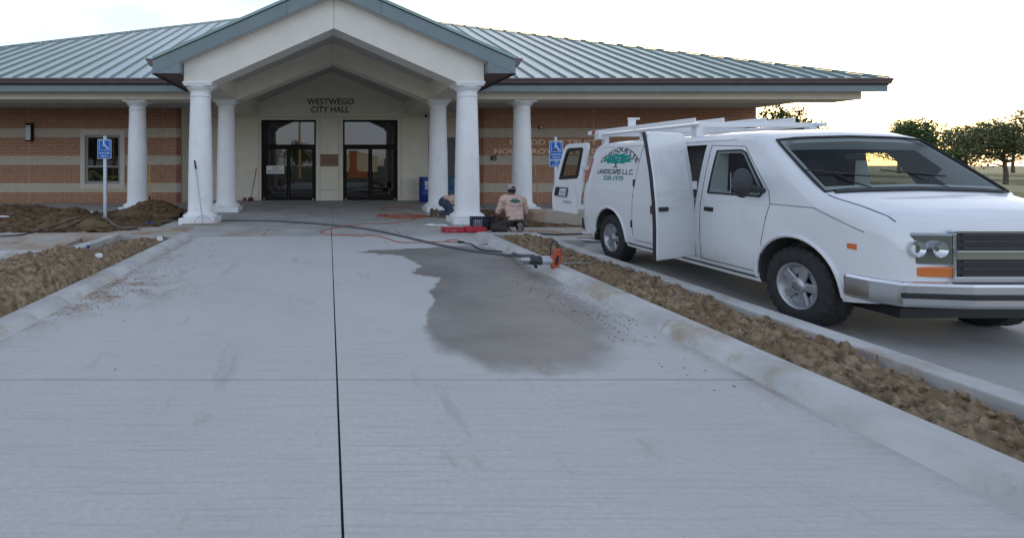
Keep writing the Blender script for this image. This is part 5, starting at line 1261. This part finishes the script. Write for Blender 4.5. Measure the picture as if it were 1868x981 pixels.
# ------------------------------------------------------------------ people
def limb(mb, pts, rad, n=14):
    path = smooth_path(pts, 5); rr_ = []
    for i in range(len(path)):
        t = i / 5; a = min(int(t), len(rad) - 1); b = min(a + 1, len(rad) - 1); rr_.append(rad[a] + (rad[b] - rad[a]) * (t - a))
    mb.tube(path, rr_, n)
    mb.ball(path[0], rr_[0]); mb.ball(path[-1], rr_[-1])
def rings(mb, rs_, n=20):                               # (centre, lateral axis, half width, depth axis, half depth)
    vs_ = []
    for c, la, a, da, b in rs_:
        for k in range(n):
            t = 2 * math.pi * k / n; ct, st_ = math.cos(t), math.sin(t)
            e = .82; vs_.append(Vector(c) + la * a * math.copysign(abs(ct) ** e, ct) + da * b * math.copysign(abs(st_) ** e, st_))
    fs = [(i * n + k, i * n + (k + 1) % n, (i + 1) * n + (k + 1) % n, (i + 1) * n + k) for i in range(len(rs_) - 1) for k in range(n)]
    fs += [tuple(range(n)), tuple(range((len(rs_) - 1) * n, len(rs_) * n))]
    mb.add(vs_, fs)
def blend(name, mb, mat, parent, vox=.011, wrinkle=0.0, seed=0, it=4):
    o = part(name, mb, mat, parent, local=True)
    r_ = o.modifiers.new('r', 'REMESH'); r_.mode = 'VOXEL'; r_.voxel_size = vox
    s_ = o.modifiers.new('s', 'SMOOTH'); s_.iterations = it; s_.factor = .5
    apply_mods(o)
    if wrinkle:
        for v in o.data.vertices:
            p = v.co; v.co = p + v.normal * wrinkle * fbm(p.x * 7 + seed, p.y * 7, p.z * 13, 3)
    for p in o.data.polygons: p.use_smooth = True
    o.data.materials.clear(); o.data.materials.append(mat); return o
def hand(mb, wrist, d, palm_n, side):                   # palm, four unequal curled fingers and a thumb
    d = d.normalized(); w = d.cross(palm_n).normalized(); pn = w.cross(d).normalized()
    c = wrist + d * .05
    mb.ball(c, (.040, .050, .018), Matrix((w, d, pn)).transposed())
    for k, ln in enumerate((.066, .076, .070, .054)):
        b = wrist + d * .088 + w * (-.03 + .02 * k) * side
        mb.tube(smooth_path([b - d * .02, b + d * ln * .4 + pn * .004, b + d * ln * .75 + pn * .022, b + d * ln * .85 + pn * .045], 3), .0092, 8)
    b = wrist + d * .03 - w * .035 * side
    mb.tube(smooth_path([b, b - w * .025 * side + d * .03 + pn * .012, b - w * .03 * side + d * .058 + pn * .03], 3), .0105, 8)
def head(mb, c, fwd, up):
    fwd = fwd.normalized(); rt = fwd.cross(up).normalized(); up = rt.cross(fwd).normalized(); m = Matrix((rt, fwd, up)).transposed()
    mb.ball(c, (.076, .094, .108), m, 18, 12); mb.ball(c + fwd * .03 - up * .06, (.055, .06, .055), m)
    mb.tube([c + fwd * .085 + up * .02, c + fwd * .112 - up * .018, c + fwd * .088 - up * .03], [.008, .014, .012], 8)
    mb.ball(c + fwd * .082 - up * .062, (.024, .012, .010), m)
    for s in (-1, 1): mb.ball(c + rt * s * .078 - up * .005, (.010, .022, .032), m); mb.ball(c + rt * s * .03 + fwd * .082 + up * .025, (.018, .01, .008), m)
    return m
def boot(mb, heel, toe, up, sole=None):
    d = (toe - heel).normalized(); w = d.cross(up).normalized(); m = Matrix((w, d, up)).transposed(); L = (toe - heel).length
    mb.ball(heel.lerp(toe, .28) , (.042, L * .36, .05), m); mb.ball(heel.lerp(toe, .72), (.048, L * .32, .042), m)
    mb.obox(heel.lerp(toe, .5) - up * .038, (.088, L * 1.02, .022), m)
V = Vector
def person(loc, rz_, label, J, mats, capped):
    t = thing('person', label, 'person', loc, rz_)
    b = MB()
    lat = (J['shR'] - J['shL']).normalized(); sp = (J['chest'] - J['pelvis']).normalized(); dep = lat.cross(sp).normalized()
    P, C, N = J['pelvis'], J['chest'], J['neck']
    def torso(mb, g_):
        rings(mb, [(P - sp * .06, lat, .155 + g_, dep, .115 + g_), (P.lerp(C, .25), lat, .158 + g_, dep, .115 + g_), (P.lerp(C, .6) - dep * J.get('hunch', 0), lat, .165 + g_, dep, .118 + g_), (C - dep * J.get('hunch', 0), lat, .185 + g_, dep, .122 + g_), (C + sp * .09, lat, .165 + g_, dep, .10 + g_), (C.lerp(N, .8), lat, .085 + g_, dep, .07 + g_)])
    torso(b, -.012)
    b.tube([C.lerp(N, .6), N, J['head'] - (J['head'] - N) * .3], [.065, .058, .056], 14)
    head(b, J['head'], J['face'], J['headup'])
    for s, q in ((-1, 'L'), (1, 'R')):
        limb(b, [J['sh' + q], J['el' + q], J['wr' + q]], [.05, .042, .027]); hand(b, J['wr' + q], J['hd' + q], J['pn' + q], s)
        limb(b, [J['hip' + q], J['kn' + q], J['an' + q]], [.075, .055, .04]); limb(b, [J['an' + q], J['to' + q]], [.04, .035])
    blend('body', b, mats['skin'], t, .0095, it=2)
    s_ = MB(); torso(s_, .012)
    for q in ('L', 'R'):
        e = J['sh' + q].lerp(J['el' + q], J.get('sleeve', .97)); limb(s_, [C + sp * .02 + (J['sh' + q] - C) * .6, J['sh' + q], e], [.095, .085, .066])
        if J.get('longsleeve'): limb(s_, [J['el' + q], J['wr' + q].lerp(J['el' + q], .2)], [.06, .042])
    sh = blend('shirt', s_, mats['shirt'], t, .012, .026, 3)
    tr = MB(); rings(tr, [(P - sp * .10, lat, .15, dep, .12), (P + sp * .03, lat, .145, dep, .105)])
    for q in ('L', 'R'):
        limb(tr, [J['hip' + q], J['kn' + q]], [.108, .078]); limb(tr, [J['kn' + q], J['an' + q].lerp(J['kn' + q], .05)], [.08, .06])
        tr.ball(J['hip' + q] + J.get('seat', V((0, 0, 0))), .115)
    blend('trousers', tr, mats['trousers'], t, .013, .018, 9)
    for q in ('L', 'R'):
        bm_ = MB(); boot(bm_, J['an' + q] + J['so' + q] * .045, J['to' + q], J['bu' + q]); limb(bm_, [J['an' + q], J['an' + q].lerp(J['kn' + q], .12)], [.055, .056])
        blend('boot', bm_, mats['boot' + q], t, .010)
    hr = MB(); m = Matrix((J['face'].cross(J['headup']).normalized(), J['face'].normalized(), J['headup'].normalized())).transposed()
    hr.ball(J['head'] - J['face'].normalized() * .018 + J['headup'].normalized() * .012, (.080, .090, .104), m, 18, 12)
    part('hair', hr, M['hair'], t, smooth=True, local=True)
    for s in (-1, 1): part('eye', MB().ball(J['head'] + m @ V((s * .03, .086, .014)), .010), M['white'], t, local=True, smooth=True)
    if capped:
        cp = MB(); n = 20; vs_ = []
        for i, (r_, z) in enumerate(((.090, .018), (.092, .05), (.086, .085), (.066, .112), (.035, .126), (.004, .130))):
            for k in range(n):
                a = 2 * math.pi * k / n; vs_.append(J['head'] + m @ V((r_ * math.cos(a), r_ * 1.1 * math.sin(a) - .012, z)))
        cp.add(vs_, [(i * n + k, i * n + (k + 1) % n, (i + 1) * n + (k + 1) % n, (i + 1) * n + k) for i in range(5) for k in range(n)])
        cap = part('cap', cp, M['cap'], t, smooth=True, local=True)
        part('brim', MB().prism([(-.07, .05), (.07, .05), (.065, .12), (.03, .165), (-.03, .165), (-.065, .12)], .018, .026, 'z'), M['cap'], cap, local=True)
        cap.children[0].data.transform(Matrix.Translation(J['head']) @ m.to_4x4())
        part('cap_opening', MB().add([J['head'] + m @ V((.045 * math.cos(R(a)), -.1125 - .001 * 0, .030 + .042 * math.sin(R(a)))) for a in range(0, 181, 20)], [tuple(range(10))]), M['hair'], cap, local=True)
    return t, sh
man1 = dict(pelvis=V((0, -.02, .33)), chest=V((0, .10, .66)), neck=V((0, .15, .80)), head=V((0, .19, .895)), face=V((0, 1, -.25)), headup=V((0, .25, 1)), hunch=.0,
    shL=V((-.20, .11, .71)), elL=V((-.285, .17, .45)), wrL=V((-.22, .37, .30)), hdL=V((.1, .9, -.3)), pnL=V((.3, 0, -1)),
    shR=V((.20, .11, .71)), elR=V((.285, .19, .45)), wrR=V((.14, .38, .32)), hdR=V((-.2, .9, -.3)), pnR=V((-.3, 0, -1)),
    hipL=V((-.10, .0, .27)), knL=V((-.34, .30, .085)), anL=V((-.17, -.10, .10)), toL=V((-.14, -.19, .035)), soL=V((0, -.6, .3)), buL=V((0, .75, .65)),
    hipR=V((.10, .0, .27)), knR=V((.25, .38, .085)), anR=V((.045, -.17, .20)), toR=V((.02, -.25, .03)), soR=V((0, -.5, .6)), buR=V((0, .98, .2)))
m1 = V((gx(940, 10.95), 10.98, 0))
p1, sh1 = person(m1, 0.0, 'kneeling worker in pink shirt and grey cap seen from behind', man1, dict(skin=M['skin2'], shirt=M['shirt'], trousers=M['trouser'], bootL=M['trouser'], bootR=M['boot_g']), True)
# print on the back of the shirt, wrapped onto the cloth
def on_back(mb, name, mat, off=.004):
    o = sh1; mb2 = MB(); dg = bpy.context.evaluated_depsgraph_get()
    vs_ = []
    for x, z in mb.v:
        ok, loc, nrm, idx = o.ray_cast(V((x, -.6, z)), V((0, 1, 0)))
        vs_.append(loc - V((0, off, 0)) if ok else V((x, -.03, z)))
    mb2.add(vs_, mb.f); part(name, mb2, mat, sh1, local=True)
c_ = []
for k in range(40):
    a = 2 * math.pi * k / 40; r_ = 1 + .14 * math.sin(a * 7) + .08 * math.sin(a * 13 + 1); c_.append((.0 + .105 * r_ * math.cos(a), .675 + (.055 if math.sin(a) > 0 else .022) * r_ * math.sin(a)))
g2 = MB(); g2.v = [(.0 + (p[0]) * f_, .675 + (p[1] - .675) * f_) for f_ in (.02, .35, .7, 1) for p in c_]
g2.f = [(i * 40 + k, i * 40 + (k + 1) % 40, (i + 1) * 40 + (k + 1) % 40, (i + 1) * 40 + k) for i in range(3) for k in range(40)]
on_back(g2, 'tree_print', M['green'])
g3 = MB(); rs_ = random.Random(5); xx = -.11
for w in (3, 4, 6, 5, 4):
    for i in range(w): g3.v += [(xx, .575), (xx + .007, .575), (xx + .007, .575 + rs_.uniform(.012, .022)), (xx, .59)]; n = len(g3.v); g3.f.append((n - 4, n - 3, n - 2, n - 1)); xx += .0095
    xx += .008
on_back(g3, 'text_print', M['pinkink'])
man2 = dict(pelvis=V((0, .0, .45)), chest=V((.0, .40, .50)), neck=V((0, .56, .47)), head=V((0, .64, .40)), face=V((0, .5, -1)), headup=V((0, 1, .5)), hunch=-.0,
    shL=V((-.19, .44, .48)), elL=V((-.24, .55, .25)), wrL=V((-.16, .72, .12)), hdL=V((.1, 1, -.3)), pnL=V((0, 0, -1)),
    shR=V((.19, .44, .48)), elR=V((.26, .62, .36)), wrR=V((.24, .86, .34)), hdR=V((0, 1, -.1)), pnR=V((0, -.2, -1)),
    hipL=V((-.10, -.0, .42)), knL=V((-.11, .16, .085)), anL=V((-.12, -.27, .13)), toL=V((-.14, -.33, .03)), soL=V((0, -1.6, 2.2)), buL=V((0, .95, .3)),
    hipR=V((.10, -.0, .42)), knR=V((.11, .20, .085)), anR=V((.10, -.19, .13)), toR=V((.10, -.25, .03)), soR=V((0, -1.6, 2.2)), buR=V((0, .95, .3)), seat=V((0, -.05, -.02)), longsleeve=True)
m2 = V((gx(812, 14.45), 14.45, 0))
p2, sh2 = person(m2, R(-90), 'worker in blue jeans on hands and knees behind the front column', man2, dict(skin=M['skin'], shirt=M['shirt2'], trousers=M['jeans'], bootL=M['boot'], bootR=M['boot']), False)
gmb = MB(); hand(gmb, man2['wrR'], man2['hdR'], man2['pnR'], 1); gmb.tube([man2['wrR'] - V((0, .03, 0)), man2['wrR'] + V((0, .03, 0))], .034, 10)
gl_ = blend('glove', gmb, M['glove'], p2, .008, it=2)
for v in gl_.data.vertices: v.co += v.normal * .006
man2_extra = None

# ------------------------------------------------------------------ trees and what stands across the street (seen in the glass)
def tree_mesh(seed, h, rx, leaves, leaf):
    rs_ = random.Random(seed); tr = MB(); cr = MB()
    tr.tube([(0, 0, -.2), (.05, 0, h * .18), (-.08, .1, h * .42), (.05, 0, h * .75)], [h * .034, h * .026, h * .019, h * .006], 10)
    tips = []
    for k in range(14):
        a = rs_.uniform(0, 6.28); z0 = h * rs_.uniform(.22, .6); L = rx * rs_.uniform(.55, 1.0); e = V((L * math.cos(a), L * math.sin(a), z0 + h * rs_.uniform(.08, .28)))
        m_ = V((L * .4 * math.cos(a), L * .4 * math.sin(a), z0 + h * .06)); tr.tube(smooth_path([(0, 0, z0), m_, e], 4), [h * .012] * 3 + [h * .008] * 3 + [h * .003] * 3, 6)
        tips += [(e, rx * rs_.uniform(.30, .48)), (m_ + V((0, 0, h * .12)), rx * rs_.uniform(.3, .45))]
    tips += [(V((rs_.uniform(-.3, .3) * rx, rs_.uniform(-.3, .3) * rx, h * rs_.uniform(.75, .95))), rx * .38) for k in range(6)]
    for k in range(leaves):
        c, r = rs_.choice(tips); d = V((rs_.gauss(0, 1), rs_.gauss(0, 1), rs_.gauss(0, .8))).normalized() * r * rs_.uniform(.25, 1) ** .5
        p = c + d; s = leaf * rs_.uniform(.6, 1.4); u = V((rs_.gauss(0, 1), rs_.gauss(0, 1), rs_.gauss(0, 1))).normalized(); w = u.orthogonal().normalized()
        cr.add([p - u * s, p + w * s * .5, p + u * s, p - w * s * .5], [(0, 1, 2, 3)])
    a = tr.mesh('trunk', smooth=True); a.materials.append(M['bark']); b = bpy.data.meshes.new('crown'); b.from_pydata(cr.v, [], cr.f)
    return a, b
TM = [tree_mesh(1, 9, 4.2, 5200, .20), tree_mesh(2, 7.5, 3.6, 4600, .18), tree_mesh(3, 10.5, 4.6, 5600, .21)]
for i, (a, b) in enumerate(TM): b.materials.append(M['leaf'] if i != 1 else M['leaf2'])
def tree(x, y, k, sc, rz_, label, group):
    t = thing('shade_tree', label, 'tree', (x, y, -.16), rz_, group=group); t.scale = (sc, sc, sc)
    for nm, me in zip(('trunk', 'crown'), TM[k]): link(bpy.data.objects.new(nm, me), t)
for i, (x, y, k, sc) in enumerate(((33, 48, 0, .62), (40, 58, 2, .9), (47, 50, 1, .55), (57, 66, 0, .95), (63, 52, 2, .5), (54, 42, 1, .72), (78, 70, 0, .8), (84, 60, 2, .85), (70, 96, 1, 1.0), (92, 104, 0, 1.1), (104, 96, 2, .9), (118, 108, 1, 1.2), (130, 100, 0, 1.0), (60, 110, 2, 1.0), (50, 104, 0, .9))):
    tree(x, y, k, sc, i * 1.3, ('rounded dark green tree on grass beyond the end of city hall', 'loose olive green tree on grass beyond the end of city hall', 'tall dark green tree on grass beyond the end of city hall')[k], 'trees beyond the end of city hall')
for i, (x, y, k, sc) in enumerate(((-10, -44, 0, .55), (-5.5, -46, 2, .5), (-2, -50, 1, .6), (-16, -46, 2, .5), (17, -62, 0, .5), (-34, -44, 0, .95), (-39, -48, 1, 1.0), (-29, -50, 2, .7))):
    tree(x, y, k, sc, i * 1.7 + .4, ('rounded dark tree across the street reflected in entrance glass', 'loose olive tree across the street reflected in entrance glass', 'tall dark tree across the street reflected in entrance glass')[k], 'trees across the street')
shed = thing('metal_shed', 'pale gabled metal building across the street reflected in right entrance', 'building', (6.2, -70, -.16))
part('wall', MB().prism([(2.2, -.2), (10.4, -.2), (10.4, 3.0), (6.2, 4.0), (2.2, 3.0)], -76, -70, 'y'), M['siding'], shed)
part('roof', MB().prism([(2.0, 2.98), (6.2, 4.05), (10.6, 2.98), (10.6, 3.12), (6.2, 4.2), (2.0, 3.12)], -76.2, -69.8, 'y'), M['shed_roof'], shed)
mo = thing('brick_monument', 'orange brick pylon with flared base across the street', 'monument', (3.0, -22, -.16))
part('pylon', MB().prism([(2.2, -.2), (5.6, -.2), (5.4, .55), (3.6, .62), (3.35, 1.2), (3.45, 3.0), (2.45, 3.0), (2.6, 1.2), (2.35, .5)], -22.4, -21.6, 'y'), M['monument'], mo)
part('cap', MB().box(2.35, 3.55, -22.5, -21.5, 3.0, 3.1), M['monument'], mo)
for i, (x, y) in enumerate(((-3.4, -19), (-24, -19), (24, -19))):
    t = thing('utility_pole', 'wooden utility pole with crossarm beside the street', 'pole', (x, y, -.16), group='utility poles along the street')
    part('pole', MB().tube([(x, y, -.3), (x, y, 9.5)], [.16, .10], 12), M['polewood'], t, smooth=True)
    part('crossarm', MB().box(x - 1.1, x + 1.1, y - .16, y - .05, 8.7, 8.85), M['polewood'], t)
